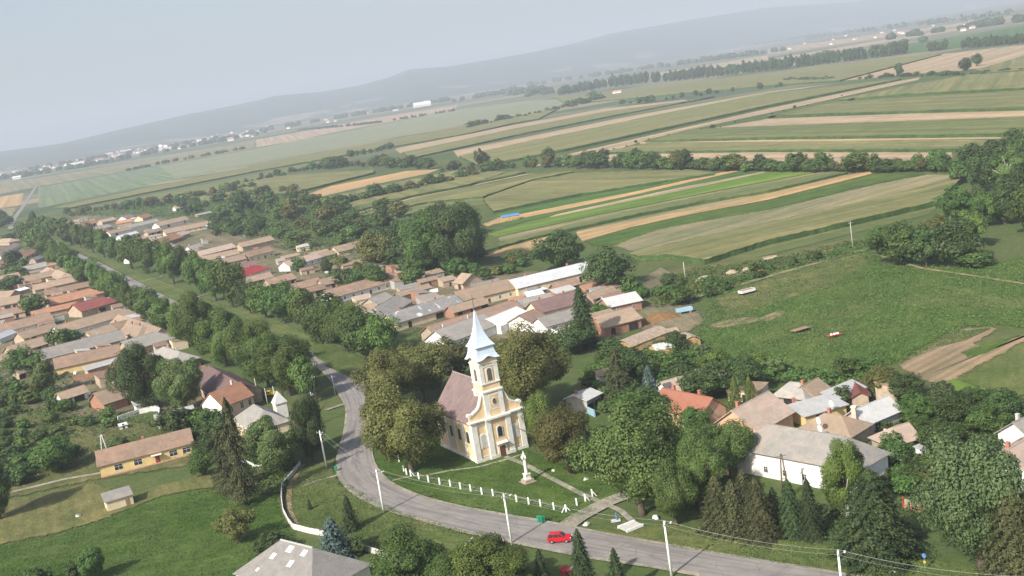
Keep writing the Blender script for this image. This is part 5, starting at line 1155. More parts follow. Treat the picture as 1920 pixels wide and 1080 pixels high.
    def corners(z0,z1,r,t,wd):
        for sx in(-1,1):
            for sy in(-1,1):
                cx,cy=sx*(r-wd/2+t),yc+sy*(r-wd/2+t); b.box(cx-wd/2,cx+wd/2,cy-wd/2,cy+wd/2,z0,z1)
    corners(zc+.47,15.7,s,.06,1.05); corners(17.8,22.6,s-.12,.08,.95)
    def band(z0,z1,r): b.box(-r,r,yc-r,yc+r,z0,z1)
    band(15.7,16.05,s+.28); band(16.05,16.2,s+.1); band(17.6,17.85,s+.08); band(22.3,22.55,s+.1)
    b.build('tower_trim',TR,e)
    # wavy moulding under the cap
    b=MB()
    for k in range(4):
        pts=[]
        for i in range(13):
            u=-1+2*i/12; z=21.9+.35*math.cos(u*math.pi*2)*(1-abs(u)*.3)-.5*(math.exp(-(u*3)**2)); pts.append((u*(s-.05),z))
        for (xa,za),(xb,zb) in zip(pts,pts[1:]):
            q=[(xa,za),(xb,zb),(xb,zb+.28),(xa,za+.28)]
            r=s+.02; c_,s_=math.cos(k*math.pi/2),math.sin(k*math.pi/2)
            V=[]
            for dd in(-.12,.06):
                for x,z in q: X,Y=x,-(r-.12)+dd; V.append((X*c_-Y*s_,X*s_+Y*c_+yc,z))
            b.add(V,[(0,1,2,3),(7,6,5,4),(0,4,5,1),(1,5,6,2),(2,6,7,3),(3,7,4,0)])
    b.build('wavy_moulding',TR,e)
    # oval window framed panel
    MB().box(-1.45,1.45,yc-s-.05,yc-s,11.5,15.2).build('panel_frame',TR,e)
    MB().box(-1.1,1.1,yc-s-.09,yc-s-.052,11.9,14.9).build('panel',AP,e)
    f=MB().prism([(.62*math.cos(t*math.pi/10),13.4+.85*math.sin(t*math.pi/10)) for t in range(20)],'y',yc-s-.16,yc-s-.092).build('oval_window',TR,e)
    MB().prism([(.48*math.cos(t*math.pi/10),13.4+.7*math.sin(t*math.pi/10)) for t in range(20)],'y',yc-s-.2,yc-s-.162).build('pane',M['dwood'],f)
    for sd,x,y in((None,0,yc-s+.12),('l',-s+.12,yc),('r',s-.12,yc),('b',0,yc+s-.12)):
        awin(x,18.3,y,1.15,2.9,sd,.3,'belfry_window',M['dwood'])
    # cap
    prof=[(23.35,3.05),(23.8,2.75),(24.5,2.45),(25.4,2.22),(26.4,2.12)]
    def capmesh(prof,wave):
        b=MB(); n=12; rings=[]
        for zi,(z,r) in enumerate(prof):
            ring=[]
            for k in range(4):
                for i in range(n):
                    u=-1+2*i/n; x,y=u*r,-r; c_,s_=math.cos(k*math.pi/2),math.sin(k*math.pi/2)
                    lift=wave*math.exp(-(u*2.6)**2)*max(0,1-zi/2.0)
                    ring.append((x*c_-y*s_,x*s_+y*c_+yc,z+lift))
            rings.append(ring)
        V=[p for r_ in rings for p in r_]; m=4*n
        F_=[(i*m+k,i*m+(k+1)%m,(i+1)*m+(k+1)%m,(i+1)*m+k) for i in range(len(prof)-1) for k in range(m)]
        F_+=[tuple(range(m-1,-1,-1)),tuple((len(prof)-1)*m+k for k in range(m))]
        return b.add(V,F_)
    c1=capmesh(prof,.75).build('spire_base',M['zinc'],e)
    c2=capmesh([(26.25,2.5),(26.4,2.5),(26.9,2.12),(27.6,1.72),(28.5,1.35),(29.6,.98),(31,.66),(32.6,.40),(34.6,.10)],0).build('spire',M['zinc'],e)
    MB().tube([(0,yc,34.5),(0,yc,34.8),(0,yc,35.1),(0,yc,35.4),(0,yc,36),(0,yc,38.1)],[.1,.30,.34,.1,.07,.06],10).box(-.75,.75,yc-.05,yc+.05,37.1,37.25).build('spire_cross',M['gold'],e)
    # apse behind the nave
    b=MB(); pts=[(5*math.cos(a),5*math.sin(a)) for a in [math.pi*i/6 for i in range(7)]]
    b.prism([(x,L+y*.9) for x,y in pts],'z',-.1,8.8); b.build('apse_wall',AP,e)
    b=MB(); n=len(pts); b.add([(x*1.08,L+y*.97,8.8) for x,y in pts]+[(0,L,13.5)],[(i,i+1,n) for i in range(n-1)]+[tuple(range(n-1,-1,-1))]); b.build('apse_roof',ro.data.materials[0],e)
church()
# ---------------------------------------------------------------- statue column
def statue():
    p=P(990,905); e=empty('saint_column',p,rad(27),'white stone column with a carved group on top, beside the path','monument')
    k=.9
    MB().box(-1.25,1.25,-1.25,1.25,0,.35).box(-.95,.95,-.95,.95,.35,.8).build('steps',simple('rough_base',(.36,.29,.23),.9,.2,2),e)
    MB().box(-.62,.62,-.62,.62,.8,1.0).box(-.5,.5,-.5,.5,1.0,1.75).box(-.6,.6,-.6,.6,1.75,1.92).build('pedestal',M['limestone'],e)
    MB().tube([(0,0,1.92),(0,0,2.1),(0,0,3.4),(0,0,4.6)],[.40,.33,.31,.25],14).tube([(0,0,4.6),(0,0,4.75),(0,0,4.95)],[.28,.42,.46],14).build('shaft',M['limestone'],e,True)
    b=MB(); b.tube([(0,0,4.95),(0,0,5.3),(0,0,5.8),(0,0,6.1),(0,0,6.25)],[.34,.38,.24,.12,.05],12)
    for a in range(5): c,s=math.cos(a*1.26),math.sin(a*1.26); b.tube([(c*.35,s*.35,4.9),(c*.46,s*.46,5.2),(c*.3,s*.3,5.55)],[.18,.2,.08],8)
    b.tube([(-.3,0,5.75),(0,0,5.9),(.32,0,5.72)],[.07,.09,.06],8); b.tube([(0,0,6.12),(0,0,6.24),(0,0,6.38)],[.08,.13,.05],10)
    b.build('figure',M['limestone'],e,True)
    b=MB(); b.tube([(0,0,.0),(0,0,.06)],[2.1,2.0],20); b.build('flower_bed',M['dung'],e); e.scale=(1.12,1.12,1.12)
statue()
# ---------------------------------------------------------------- poles and wires
TOPS={}
def pole(x,y,h,label,style='concrete',az=0,key=None,lamp=True,group=None):
    p=P(x,y,h); q=Vector((p.x,p.y,0)); e=empty('utility_pole',q,az,label,'utility pole',group)
    wood=style!='concrete'; r0,r1=(.24,.15) if not wood else (.16,.11)
    MB().tube([(0,0,-.3),(0,0,h*.5),(0,0,h)],[r0,(r0+r1)/2,r1],10).build('pole_shaft',M['post'] if style=='concrete' else M['dwood'] if style=='wood' else M['concrete'],e,True)
    if lamp:
        MB().box(-.95,.95,-.06,.06,h-.55,-.43+h).build('crossarm',M['steel'],e)
        for dx in(-.85,0,.85): MB().tube([(dx,0,h-.43 if dx else h),(dx,0,h-.2 if dx else h+.2)],[.06,.045],8).build('insulator',M['chrome'],e)
    if style=='concrete' and lamp:
        MB().tube([(0,0,h-.9),(.5,-.45,h-.6),(.85,-.75,h-.55)],[.04,.035,.03],6).build('lamp_arm',M['steel'],e)
        MB().box(.7,1.25,-1.0,-.72,h-.66,h-.5).build('street_lamp',M['chrome'],e)
    if key: TOPS[key]=(q,az,h)
    return e
G='roadside utility poles'
pole(582,736,9.5,'slim pole on the grass just above the roadside crossing','concrete',rad(-40),'a',True,G)
pole(599,808,9.5,'weathered white utility pole left of the road beside the green bin','concrete',rad(-30),'b',True,G)
pole(705,881,9.8,'thick white utility pole at the inside of the road bend','concrete',rad(40),'c',True,G)
pole(944,926,10,'white utility pole between the statue and the red car','concrete',rad(60),'d',True,G)
pole(1245,978,9.8,'white utility pole right of the footbridge','concrete',rad(70),'e',True,G)
pole(1571,1033,9.8,'white utility pole in front of the huge spruce','concrete',rad(70),'f',True,G)
pole(585,704,8.5,'dark timber pole with insulators at the grass triangle','wood',rad(-30),'g')
pole(1281,491,7.6,'bare concrete pole behind the farmyard','grey',0,None,False)
pole(1594,416,10.5,'tall concrete pole at the top of the meadow','grey',rad(20),None,True)
pole(1205,648,9,'timber pole behind the blue spruce','wood',0,None,False)
pole(477,710,6,'grey garden pole nearest the yellow car','grey',0,None,False); pole(496,728,5,'short grey post above the villa roof','grey',0,None,False); pole(511,724,7,'taller grey post beside the turret','grey',0,None,False)
pole(622,705,6,'small street lamp pole in the grass triangle','grey',rad(30),None,True)
def aframe(x,y,h,label,spread=1.2):
    p=P(x,y,h); e=empty('double_pole',Vector((p.x,p.y,0)),rad(15),label,'utility pole')
    for s in(-1,1): MB().tube([(s*spread,0,-.3),(s*.12,0,h)],[.19,.13],8).build('leg',M['concrete'] if 'schoolhouse' in label else M['dwood'],e,True)
    MB().box(-1.0,1.0,-.07,.07,h-.5,h-.36).build('crossarm',M['steel'],e); MB().box(-spread*.6,spread*.6,-.05,.05,h*.45,h*.45+.12).build('brace',M['steel'],e)
aframe(189,815,8.5,'two-legged grey pole behind the schoolhouse'); aframe(1464,851,9,'two-legged pole in front of the white house',.8); aframe(521,650,15.5,'very tall dark double pole among the avenue trees',1.5)
def wire(k1,k2,dx,label):
    def tp(k):
        q,az,h=TOPS[k]; return Vector((q.x+math.cos(az)*dx,q.y+math.sin(az)*dx,h-.2 if dx else h+.2))
    A,B=tp(k1),tp(k2); n=14; pts=[]
    for i in range(n+1):
        t=i/n; p=A.lerp(B,t); p.z-=4*t*(1-t)*.9; pts.append(tuple(p))
    o=MB().tube(pts,[.010]*(n+1),4,cap=False).build('overhead_wire',M['wire']); tag(o,label,'wire','overhead wires along the road')
TOPS['z']=(P(1950,1085,9.8)*1,rad(70),9.8); TOPS['z']=(Vector((TOPS['z'][0].x,TOPS['z'][0].y,0)),rad(70),9.8)
nmk={'g':'timber pole','a':'slim pole','b':'weathered pole','c':'bend pole','d':'statue pole','e':'footbridge pole','f':'spruce pole','z':'photo edge'}
for k1,k2 in zip('gabcdef','abcdefz'):
    for j,dx in enumerate((-.85,0,.85)): wire(k1,k2,dx,f'{("outer","middle","inner")[j]} wire between the {nmk[k1]} and the {nmk[k2]}')
# ---------------------------------------------------------------- churchyard posts
def churchfence():
    pts=[(749,868),(758,886),(763,892),(771,895),(786,900),(804,906),(825,910),(845,914),(864,919),(883,923),(904,929),(925,932),(969,943),(992,948),(1014,952),(1039,958),(1062,962),(1082,950),(1098,942),(1111,933)]
    e=empty('churchyard_fence',P(*pts[10]),0,'line of white concrete posts with wire mesh around the churchyard','fence'); o=P(*pts[10])
    for i,(x,y) in enumerate(pts):
        p=P(x,y)-o
        b=MB().box(-.16,.16,-.16,.16,-.1,1.7); b.add([(-.16,-.16,1.7),(.16,-.16,1.7),(.16,.16,1.7),(-.16,.16,1.7),(0,0,1.85)],[(0,1,4),(1,2,4),(2,3,4),(3,0,4)])
        if i in(3,16,18,19):
            b.add([(.16,-.1,1.2),(.9,-.1,0),(1.1,-.1,0),(.16,-.1,1.45),(.16,.1,1.2),(.9,.1,0),(1.1,.1,0),(.16,.1,1.45)],[(0,1,2,3),(7,6,5,4),(0,4,5,1),(2,6,7,3)])
            if i==16: b.add([(-.16,-.1,1.2),(-.9,-.1,0),(-1.1,-.1,0),(-.16,-.1,1.45),(-.16,.1,1.2),(-.9,.1,0),(-1.1,.1,0),(-.16,.1,1.45)],[(3,2,1,0),(4,5,6,7),(1,5,4,0),(3,7,6,2)])
        b.build('post',M['post'],e,loc=p+Vector((0,0,0)))
    b=MB()
    for (a,c) in zip(pts[3:],pts[4:]):
        A,B=P(*a)-o,P(*c)-o
        if (B-A).length<.5: continue
        d=(B-A).normalized()
        for z in(.2,.75,1.3,1.55): b.tube([tuple(A+Vector((0,0,z))),tuple(B+Vector((0,0,z)))],[.010]*2,4)
        n=int((B-A).length/.45)
        for i in range(n): q=A.lerp(B,(i+.5)/n); b.tube([tuple(q+Vector((0,0,.2))),tuple(q+Vector((0,0,1.55)))],[.006]*2,4)
    b.build('wire_mesh',M['wire'],e)
churchfence()
def whitewall(pts,label,h=1.15):
    o=P(*pts[0]); e=empty('concrete_fence',o,0,label,'fence')
    for a,c in zip(pts,pts[1:]):
        A,B=P(*a)-o,P(*c)-o; L=(B-A).length; az=math.atan2((B-A).y,(B-A).x); n=max(1,round(L/2.6)); 
        for i in range(n):
            b=MB().box(.02,L/n-.02,-.04,.04,-.1,h); b.box(.02,L/n-.02,-.07,.07,h+.003,h+.09)
            q=b.build('panel',M['limestone'],e,loc=A.lerp(B,i/n)); q.rotation_euler=(0,0,az)
            q=MB().box(-.11,.11,-.11,.11,-.1,h+.2).build('post',M['concrete'],e,loc=A.lerp(B,i/n)); q.rotation_euler=(0,0,az)
whitewall([(564,873),(549,893),(530,915),(529,940),(532,962),(541,980),(550,992),(580,1000),(612,1006)],'curving white concrete fence beside the bend')
whitewall([(675,1030),(706,1040),(740,1050),(770,1056)],'short stretch of white fence beyond the blue-green spruce')
cline('ditch_path',[(569,872),(556,893),(544,912),(541,940),(545,965),(555,985)],1.3,'soil',.60,'reddish ditch strip inside the curving white fence')
def redfence():
    A,B=P(1695,951),P(1745,966); d=B-A; e=empty('picket_fence',A,math.atan2(d.y,d.x),'orange-red fence with pale pickets beyond the huge spruce','fence'); L=d.length
    n=3
    for i in range(n+1): MB().box(L*i/n-.15,L*i/n+.15,-.15,.15,-.1,1.9).build('post',M['redp'],e)
    MB().box(0,L,-.1,.1,-.1,.6).build('base_wall',M['brickred'],e)
    b=MB()
    for i in range(int(L/.25)):
        b.box(i*.25,i*.25+.13,-.03,.03,.62,1.7)
    b.build('pickets',M['beige'],e)
redfence()
# ---------------------------------------------------------------- vehicles
def car(p,az,paint,label,k=1.0,name='parked_car'):
    e=empty(name,p,az,label,'car')
    body=[(-1.95,.42),(-2.0,.75),(-1.92,1.0),(-.2+.95,1.0),(1.75,.92),(1.98,.75),(2.0,.42),(1.65,.30),(-1.65,.30)]
    b=MB()
    secs=[(-.80,.94),(-.74,1.0),(.74,1.0),(.80,.94)]
    n=len(body); V=[]
    for y,s in secs: V+=[(x*s,y,.65+(z-.65)*s) for x,z in body]
    F_=[tuple(range(n)),tuple(range(4*n-1,3*n-1,-1))]
    for j in range(3): F_+=[(j*n+i,j*n+(i+1)%n,(j+1)*n+(i+1)%n,(j+1)*n+i) for i in range(n)]
    b.add(V,F_); bo=b.build('body',paint,e)
    cab=[(-1.85,1.0,.72),(-1.62,1.52,.60),(.25,1.54,.60),(.92,1.0,.72)]
    V=[(x,-w,z) for x,z,w in cab]+[(x,w,z) for x,z,w in cab]
    MB().add(V,[(0,1,2,3),(7,6,5,4),(0,4,5,1),(1,5,6,2),(2,6,7,3)]).build('windows',M['glass'],e)
    MB().add([(-1.66,-.62,1.51),(.28,-.62,1.53),(.28,.62,1.53),(-1.66,.62,1.51),(-1.55,-.55,1.58),(.15,-.55,1.60),(.15,.55,1.60),(-1.55,.55,1.58)],[(0,1,5,4),(1,2,6,5),(2,3,7,6),(3,0,4,7),(4,5,6,7),(3,2,1,0)]).build('roof',paint,e)
    b=MB()
    for s in(-1,1):
        for (xa,za,ya),(xb,zb,yb) in (((-1.85,1.0,.725),(-1.64,1.53,.61)),((-.95,1.0,.725),(-.90,1.53,.61)),((-.05,1.0,.725),(-.08,1.53,.61)),((.92,1.0,.725),(.27,1.54,.61))):
            b.tube([(xa,s*ya,za),(xb,s*yb,zb)],[.05,.05],5)
    b.build('pillars',paint,e)
    for sx in(-1.22,1.25):
        for sy in(-1,1):
            w_=MB().tube([(0,-.1,0),(0,.1,0)],[.33,.33],16).build('wheel',M['black'],e,loc=(sx,sy*.76,.33)); MB().tube([(0,-.11,0),(0,.11,0)],[.19,.19],12).build('rim',M['steel'],w_)
    for sy in(-1,1):
        MB().tube([(1.88,sy*.58,.74),(1.99,sy*.58,.74)],[.14,.13],12).build('headlight',M['chrome'],e)
        MB().box(-2.02,-1.93,sy*.62-.1,sy*.62+.1,.7,.92).build('tail_light',M['redp'],e)
        MB().box(.6,.78,sy*.86-.09,sy*.86+.09,1.0,1.13).build('mirror',paint,e)
    MB().box(1.93,2.05,-.75,.75,.36,.5).box(-2.05,-1.93,-.75,.75,.38,.52).build('bumper',M['steel'],e)
    MB().box(-.9,.9,-.6,.6,.28,.32).build('underside',M['black'],e)
    if k!=1: e.scale=(k,k,k)
    return e
z=Vector((0,0,.30))
A,B=P(1030,1012),P(1074,1016); car(((P(1031,1017)+P(1071,1019))/2)+z,rad(-15),M['carred'],'small bright red car driving on the road',1.12,'red_car')
car(P(507,742)+Vector((0,0,.05)),rad(10),M['yellowp'],'yellow car parked under the avenue trees')
car(P(1617,745)+Vector((0,0,.1)),rad(-10),M['beige'],'beige car parked beside the dark red shed')
def trailer(x,y,az,L,W_,side,mat,label,box_h=.7,load=None):
    p=P(x,y); p.z=.2; e=empty('farm_trailer',p,az,label,'trailer')
    MB().box(-L/2,L/2,-W_/2,W_/2,.75,.9).build('bed',M['wood'],e)
    if box_h>.1:
        t=.06
        MB().box(-L/2,L/2,-W_/2-t,-W_/2,.75,.9+box_h).box(-L/2,L/2,W_/2,W_/2+t,.75,.9+box_h).box(-L/2-t,-L/2,-W_/2,W_/2,.75,.9+box_h).box(L/2,L/2+t,-W_/2,W_/2,.75,.9+box_h).build('side_boards',mat,e)
    for sx in(-L*.33,L*.33):
        for sy in(-1,1): MB().tube([(sx,sy*(W_/2-.2)-.1,.4),(sx,sy*(W_/2-.2)+.1,.4)],[.4,.4],14).build('wheel',M['black'] if mat!=M['lblue'] else M['wood'],e)
    MB().box(L/2,L/2+1.8,-.06,.06,.55,.65).build('drawbar',M['steel'],e)
    if load: MB().box(-L/2+.1,L/2-.1,-W_/2+.1,W_/2-.1,.9,.9+box_h*.9).build('load',load,e)
trailer(1284,588,rad(5),5.2,2.2,1,M['lblue'],'pale blue farm trailer beside the manure heap',.9)
trailer(1401,552,rad(22),5.6,2.2,1,M['post'],'white-boarded farm trailer on the meadow edge',.7,M['wood'])
trailer(1501,623,rad(25),5.6,2.2,1,M['wood'],'flat wooden cart on the open meadow',0)
trailer(1444,489,rad(12),5,2,1,M['beige'],'small loaded trailer among the rubble heaps',.6,M['brickred'])
def raker():
    p=P(1565,632); p.z=.2; e=empty('red_farm_implement',p,rad(12),'low red implement with white drums alone on the meadow','farm machine')
    MB().box(-1.9,1.9,-.8,.8,.35,.6).box(-2.3,-1.9,-.1,.1,.4,.5).build('frame',M['redp'],e)
    for x in(-.9,.1,1.0): MB().tube([(x,0,.6),(x,0,.95)],[.4,.36],12).build('drum',M['post'],e)
    for s in(-1,1): MB().tube([(0,s*.9-.06,.3),(0,s*.9+.06,.3)],[.3,.3],12).build('wheel',M['black'],e)
raker()
# heaps
def heap(x,y,L,W_,H,az,mat,label,name,sd=1,flat=.0,z0=.1):
    r=random.Random(sd); p=P(x,y); n=26; m=9; V=[];F_=[]
    for i in range(n):
        a=2*math.pi*i/n; k=1+.09*math.sin(a*3+sd)+.06*math.sin(a*7+sd*2)
        for j in range(m):
            t=j/(m-1); rr=(1-t)*(1-flat)+flat*(1-t**6); hz=H*(1-(1-t)**2.0)
            V.append((math.cos(a)*L/2*k*rr+r.uniform(-.12,.12)*(j>0),math.sin(a)*W_/2*k*rr+r.uniform(-.12,.12)*(j>0),hz+r.uniform(-.1,.1)*(j>0)))
    for i in range(n):
        for j in range(m-1): a=i*m+j;b_=((i+1)%n)*m+j; F_.append((a,b_,b_+1,a+1))
    F_.append(tuple(i*m+m-1 for i in range(n)))
    me=D.meshes.new(name); me.from_pydata(V,[],F_); me.materials.append(mat); me.polygons.foreach_set('use_smooth',[True]*len(F_)); bm_fix(me)
    o=D.objects.new(name,me); COL.objects.link(o); o.location=(p.x,p.y,z0); o.rotation_euler=(0,0,az); return tag(o,label,name.replace('_',' '))
heap(1234,600,15,7,2.3,rad(10),M['dung'],'long brown manure heap beside the barns','manure_heap',3)
heap(1323,528,9,6,2.2,rad(5),M['strawg'],'rounded grey-brown heap beyond the bare pole','rubble_heap',4)
heap(1373,516,6.5,5,2.0,0,M['strawg'],'second grey-brown heap on the bank','rubble_heap',5)
heap(1402,510,5.5,4,1.8,0,M['strawg'],'third grey-brown heap on the bank, near the loaded trailer','rubble_heap',6)
heap(1425,508,4,3,1.2,0,M['dung'],'small heap right beside the loaded trailer','rubble_heap',7)
heap(1552,472,7,2.5,.7,rad(20),M['brickred'],'low reddish brick rubble before the tall pole','rubble_heap',8)
def stack(x1,y1,x2,y2,w_,h,label,cov=None,side=None,name='straw_stack'):
    A,B=P(x1,y1,h),P(x2,y2,h); d=B-A; L=d.length; c=(A+B)/2; c.z=0; r=random.Random(int(x1)); e=empty(name,c,math.atan2(d.y,d.x),label,'straw stack')
    n=10; prof=[(-.5,-.02),(-.53,.35),(-.47,.68),(-.22,.93),(0,1),(.22,.93),(.47,.68),(.53,.35),(.5,-.02)]
    def sk(sc,z0):
        V=[];F_=[];m=len(prof)
        for i in range(n):
            t=i/(n-1); tp=1-.10*(abs(t-.5)*2)**3
            for y,z in prof: V.append((-L/2+L*t+r.uniform(-.25,.25),y*w_*sc*tp+r.uniform(-.15,.15),z*h*tp*sc+r.uniform(-.12,.12)*(z>0)))
        for i in range(n-1):
            for j in range(m-1): a=i*m+j; F_.append((a,a+m,a+m+1,a+1))
        F_+=[tuple(range(m)),tuple(range(n*m-1,(n-1)*m-1,-1))]
        return V,F_
    V,F_=sk(1,0); b=MB().add(V,F_); b.m=[0]*len(F_)
    o=b.build('straw_body',M['straw'],e)
    m=len(prof); V=[];F_=[]
    for i in range(n):
        t=i/(n-1)
        for y,z in prof[2:-2]: V.append((-L/2*1.02+L*1.02*t,y*w_*1.04,z*h+.18+r.uniform(-.06,.06)))
    m=len(prof)-4
    for i in range(n-1):
        for j in range(m-1): a=i*m+j; F_.append((a,a+m,a+m+1,a+1))
    MB().add(V,F_).build('cover',cov or M['strawg'],e)
stack(1165,640,1235,612,8,5,'largest straw stack with a weathered top')
stack(1222,648,1258,640,6,4,'lower straw stack in front of the largest one',M['light'] if 'light' in M else M['concrete'])
stack(1238,620,1268,614,5,3,'small grey-topped straw stack behind the round tree')
stack(1282,624,1298,632,5,3,'rounded thatched stack right of the round tree')
stack(938,405,972,399,5,3.6,'straw stack under a bright blue sheet at the field edge',M['blue'])
stack(455,412,478,406,7,4,'golden straw heap in the orchard',M['straw'])
# ---------------------------------------------------------------- small things
def bin_(x,y,label,dz=.1,m=None):
    e=empty('wheeled_bin',P(x,y)+Vector((0,0,dz)),rad(20),label,'bin'); m=m or M['green']
    MB().add([(-.27,-.3,.06),(.27,-.3,.06),(.27,.3,.06),(-.27,.3,.06),(-.33,-.37,1.1),(.33,-.37,1.1),(.33,.37,1.1),(-.33,.37,1.1)],[(3,2,1,0),(4,5,6,7),(0,1,5,4),(1,2,6,5),(2,3,7,6),(3,0,4,7)]).build('bin_body',m,e)
    MB().box(-.36,.36,-.42,.40,1.1,1.18).build('lid',m,e)
    for s in(-1,1): MB().tube([(s*.3,.32,.1),(s*.24,.32,.1)],[.1,.1],10).build('wheel',M['black'],e)
bin_(631,885,'green wheeled bin beside the weathered utility pole',.28); bin_(1012,981,'green wheeled bin at the roadside, the one nearer the statue pole',.28); bin_(1019,982,'green wheeled bin at the roadside, the one nearer the driveway',.28)
def pump():
    e=empty('water_pump',P(1157,978)+Vector((0,0,.3)),0,'blue street water pump on the grass by the footbridge','water pump')
    MB().tube([(0,0,0),(0,0,1.3)],[.14,.12],10).tube([(0,0,1.3),(0,0,1.5)],[.17,.06],10).build('pump_body',M['blue'],e)
    MB().tube([(0,0,.9),(-.35,0,.8)],[.05,.05],8).build('spout',M['blue'],e); MB().tube([(0,0,1.2),(.5,0,1.0)],[.04,.04],6).build('handle',M['blue'],e)
    MB().box(-1.1,.7,-.6,.6,-.12,.04).build('slab',M['concrete'],e)
pump()
def culvert():
    A,B=P(1168,1000),P(1198,985); e=empty('footbridge',(A+B)/2+Vector((0,0,.28)),rad(28),'pale concrete footbridge over the roadside ditch','footbridge')
    MB().box(-1.9,1.9,-1.3,1.3,.25,.42).build('deck',M['concrete'],e); MB().box(-1.9,1.9,-1.5,-1.31,.1,.62).box(-1.9,1.9,1.31,1.5,.1,.62).build('kerb',M['post'],e); MB().box(-1.2,1.2,-1.28,1.28,-.1,.2).build('painted_culvert_shade',M['dark'],e)  # dark block under the deck paints the shade of the culvert mouth
culvert()
def rock(x,y,r_,label,mat='limestone',dz=.2):
    o=heap(x,y,r_*2,r_*1.5,r_*.7,R.random()*3,M[mat],label,'stone',int(x),.3,dz); o['category']='stone'
rock(1230,973,.8,'flat pale boulder beside the footbridge'); rock(1099,901,.6,'low pale stone on the churchyard grass'); rock(1100,986,.7,'small pale slab on the road verge'); rock(1038,885,.5,'small white stone left of the brown chestnut'); rock(1678,1074,.9,'low heap of pale stones at the road verge','brickred' if 0 else 'concrete')
rock(147,970,.7,'grey boulder beside the little shed','concrete',.3)
def signpost(x,y,h,label):
    p=P(x,y,h); e=empty('road_sign',Vector((p.x,p.y,0)),rad(-60),label,'road sign')
    MB().tube([(0,0,0),(0,0,h-.2)],[.05,.05],8).build('sign_post',M['steel'],e); MB().tube([(0,-.04,h-.35),(0,.04,h-.35)],[.38,.38],16).build('sign_plate',M['blue'],e); MB().box(-.2,.2,-.03,.03,h-1.6,h-1.2).build('small_plate',M['yellowp'],e)
signpost(1732,1038,3.0,'round blue road sign on a slim post by the walnut tree')
def dish(x,y,z_,label):
    p=P(x,y,z_); e=empty('satellite_dish',p,rad(200),label,'satellite dish'); V=[(0,0,0)];F_=[]
    for j,(r_,d_) in enumerate(((.3,.03),(.6,.12),(.8,.22))):
        for i in range(14): a=i*2*math.pi/14; V.append((d_,r_*math.cos(a),r_*math.sin(a)))
    F_=[(0,1+i,1+(i+1)%14) for i in range(14)]+[(1+j*14+i,15+j*14+i,15+j*14+(i+1)%14,1+j*14+(i+1)%14) for j in range(2) for i in range(14)]
    MB().add(V,F_).build('reflector',M['post'],e); MB().tube([(0,0,-.1),(-.3,0,-.3),(-.3,0,-1.4)],[.04,.04,.04],6).build('mount',M['steel'],e); MB().tube([(.1,0,-.7),(.7,0,-.1)],[.025,.03],6).build('feed_arm',M['steel'],e)
dish(1536,788,6.5,'white satellite dish, the upper one on the small hipped roof'); dish(1539,803,5.5,'white satellite dish, the lower one on the small hipped roof'); dish(1903,812,7.2,'white satellite dish on the roof at the photo edge'); dish(1560,756,4.5,'white satellite dish on the flat pale roof'); dish(1663,810,2.5,'white satellite dish beside the corrugated barn')
def chimney(x,y,h,label):
    p=P(x,y,h); e=empty('tall_chimney',Vector((p.x,p.y,0)),rad(-30),label,'chimney'); MB().box(-.45,.45,-.45,.45,0,h).build('shaft',WM['pink'],e); MB().box(-.55,.55,-.55,.55,h,h+.15).build('cap',M['trim'],e)
chimney(1600,763,7,'free-standing pink chimney at the corrugated barn'); 
def laundry():
    A,B=P(752,536,0),P(812,522,0); d=B-A; L=d.length; e=empty('clothes_line',A,math.atan2(d.y,d.x),'washing line with white laundry in the vegetable garden','clothes line')
    for x in(0,L): MB().tube([(x,0,0),(x,0,2.2)],[.06,.05],6).build('post',M['wood'],e)
    MB().tube([(0,0,2.1),(L/2,0,1.95),(L,0,2.1)],[.015]*3,4).build('line',M['wire'],e)
    r=random.Random(3); x=.5
    while x<L-2:
        w_=r.uniform(.4,1.6); h=r.uniform(.6,1.5); b=MB(); n=5
        b.add([(x+w_*i/n,.06*math.sin(i*1.9),1.98) for i in range(n+1)]+[(x+w_*i/n,.16*math.sin(i*1.9+1),1.98-h) for i in range(n+1)],[(i,i+1,n+2+i,n+1+i) for i in range(n)])
        b.build('laundry',M['cloth'],e); x+=w_+r.uniform(.1,1.6)
laundry()
def gwall(pts,h,mat,label):
    o=P(*pts[0]); b=MB()
    for a,c in zip(pts,pts[1:]):
        A,B=P(*a)-o,P(*c)-o; d=(B-A).normalized(); nn=Vector((-d.y,d.x,0))*.15
        b.add([A-nn,B-nn,B+nn,A+nn]+[q+Vector((0,0,h)) for q in(A-nn,B-nn,B+nn,A+nn)],[(0,1,2,3),(4,5,6,7),(0,1,5,4),(1,2,6,5),(2,3,7,6),(3,0,4,7)])
    w_=b.build('garden_wall',mat); w_.location=o; tag(w_,label,'wall')
gwall([(222,790),(262,776),(298,768)],1.6,WM['white'],'white yard wall in front of the tan-roofed house'); gwall([(262,768),(300,772),(298,800)],1.4,M['post'],'white garden wall below the long low roof')
gwall([(40,735),(110,712),(130,700)],1.5,WM['tan'],'tan garden wall behind the small white shed'); gwall([(0,712),(60,690)],1.6,WM['white'],'pale wall at the photo edge'); gwall([(140,715),(212,700),(222,690)],1.8,WM['brick'],'brick yard wall below the yellow-ended house')
gwall([(742,568),(800,552),(822,548)],1.8,M['post'],'white yard wall beside the narrow open shed'); gwall([(1088,768),(1116,782)],1.8,M['lblue'],'pale blue sheet fence beside the brown chestnut'); gwall([(1296,845),(1330,862)],2.2,WM['white'],'white wall glimpsed through the ash trees')
gwall([(1035,627),(1060,640),(1075,632)],2.0,M['trim'],'white wall end behind the broad chestnut'); gwall([(18,762),(55,745),(105,735)],1.0,WM['grey'],'low stone wall in the overgrown gardens'); gwall([(95,607),(122,600)],2.4,M['trim'],'white courtyard wall under the dark red roof')
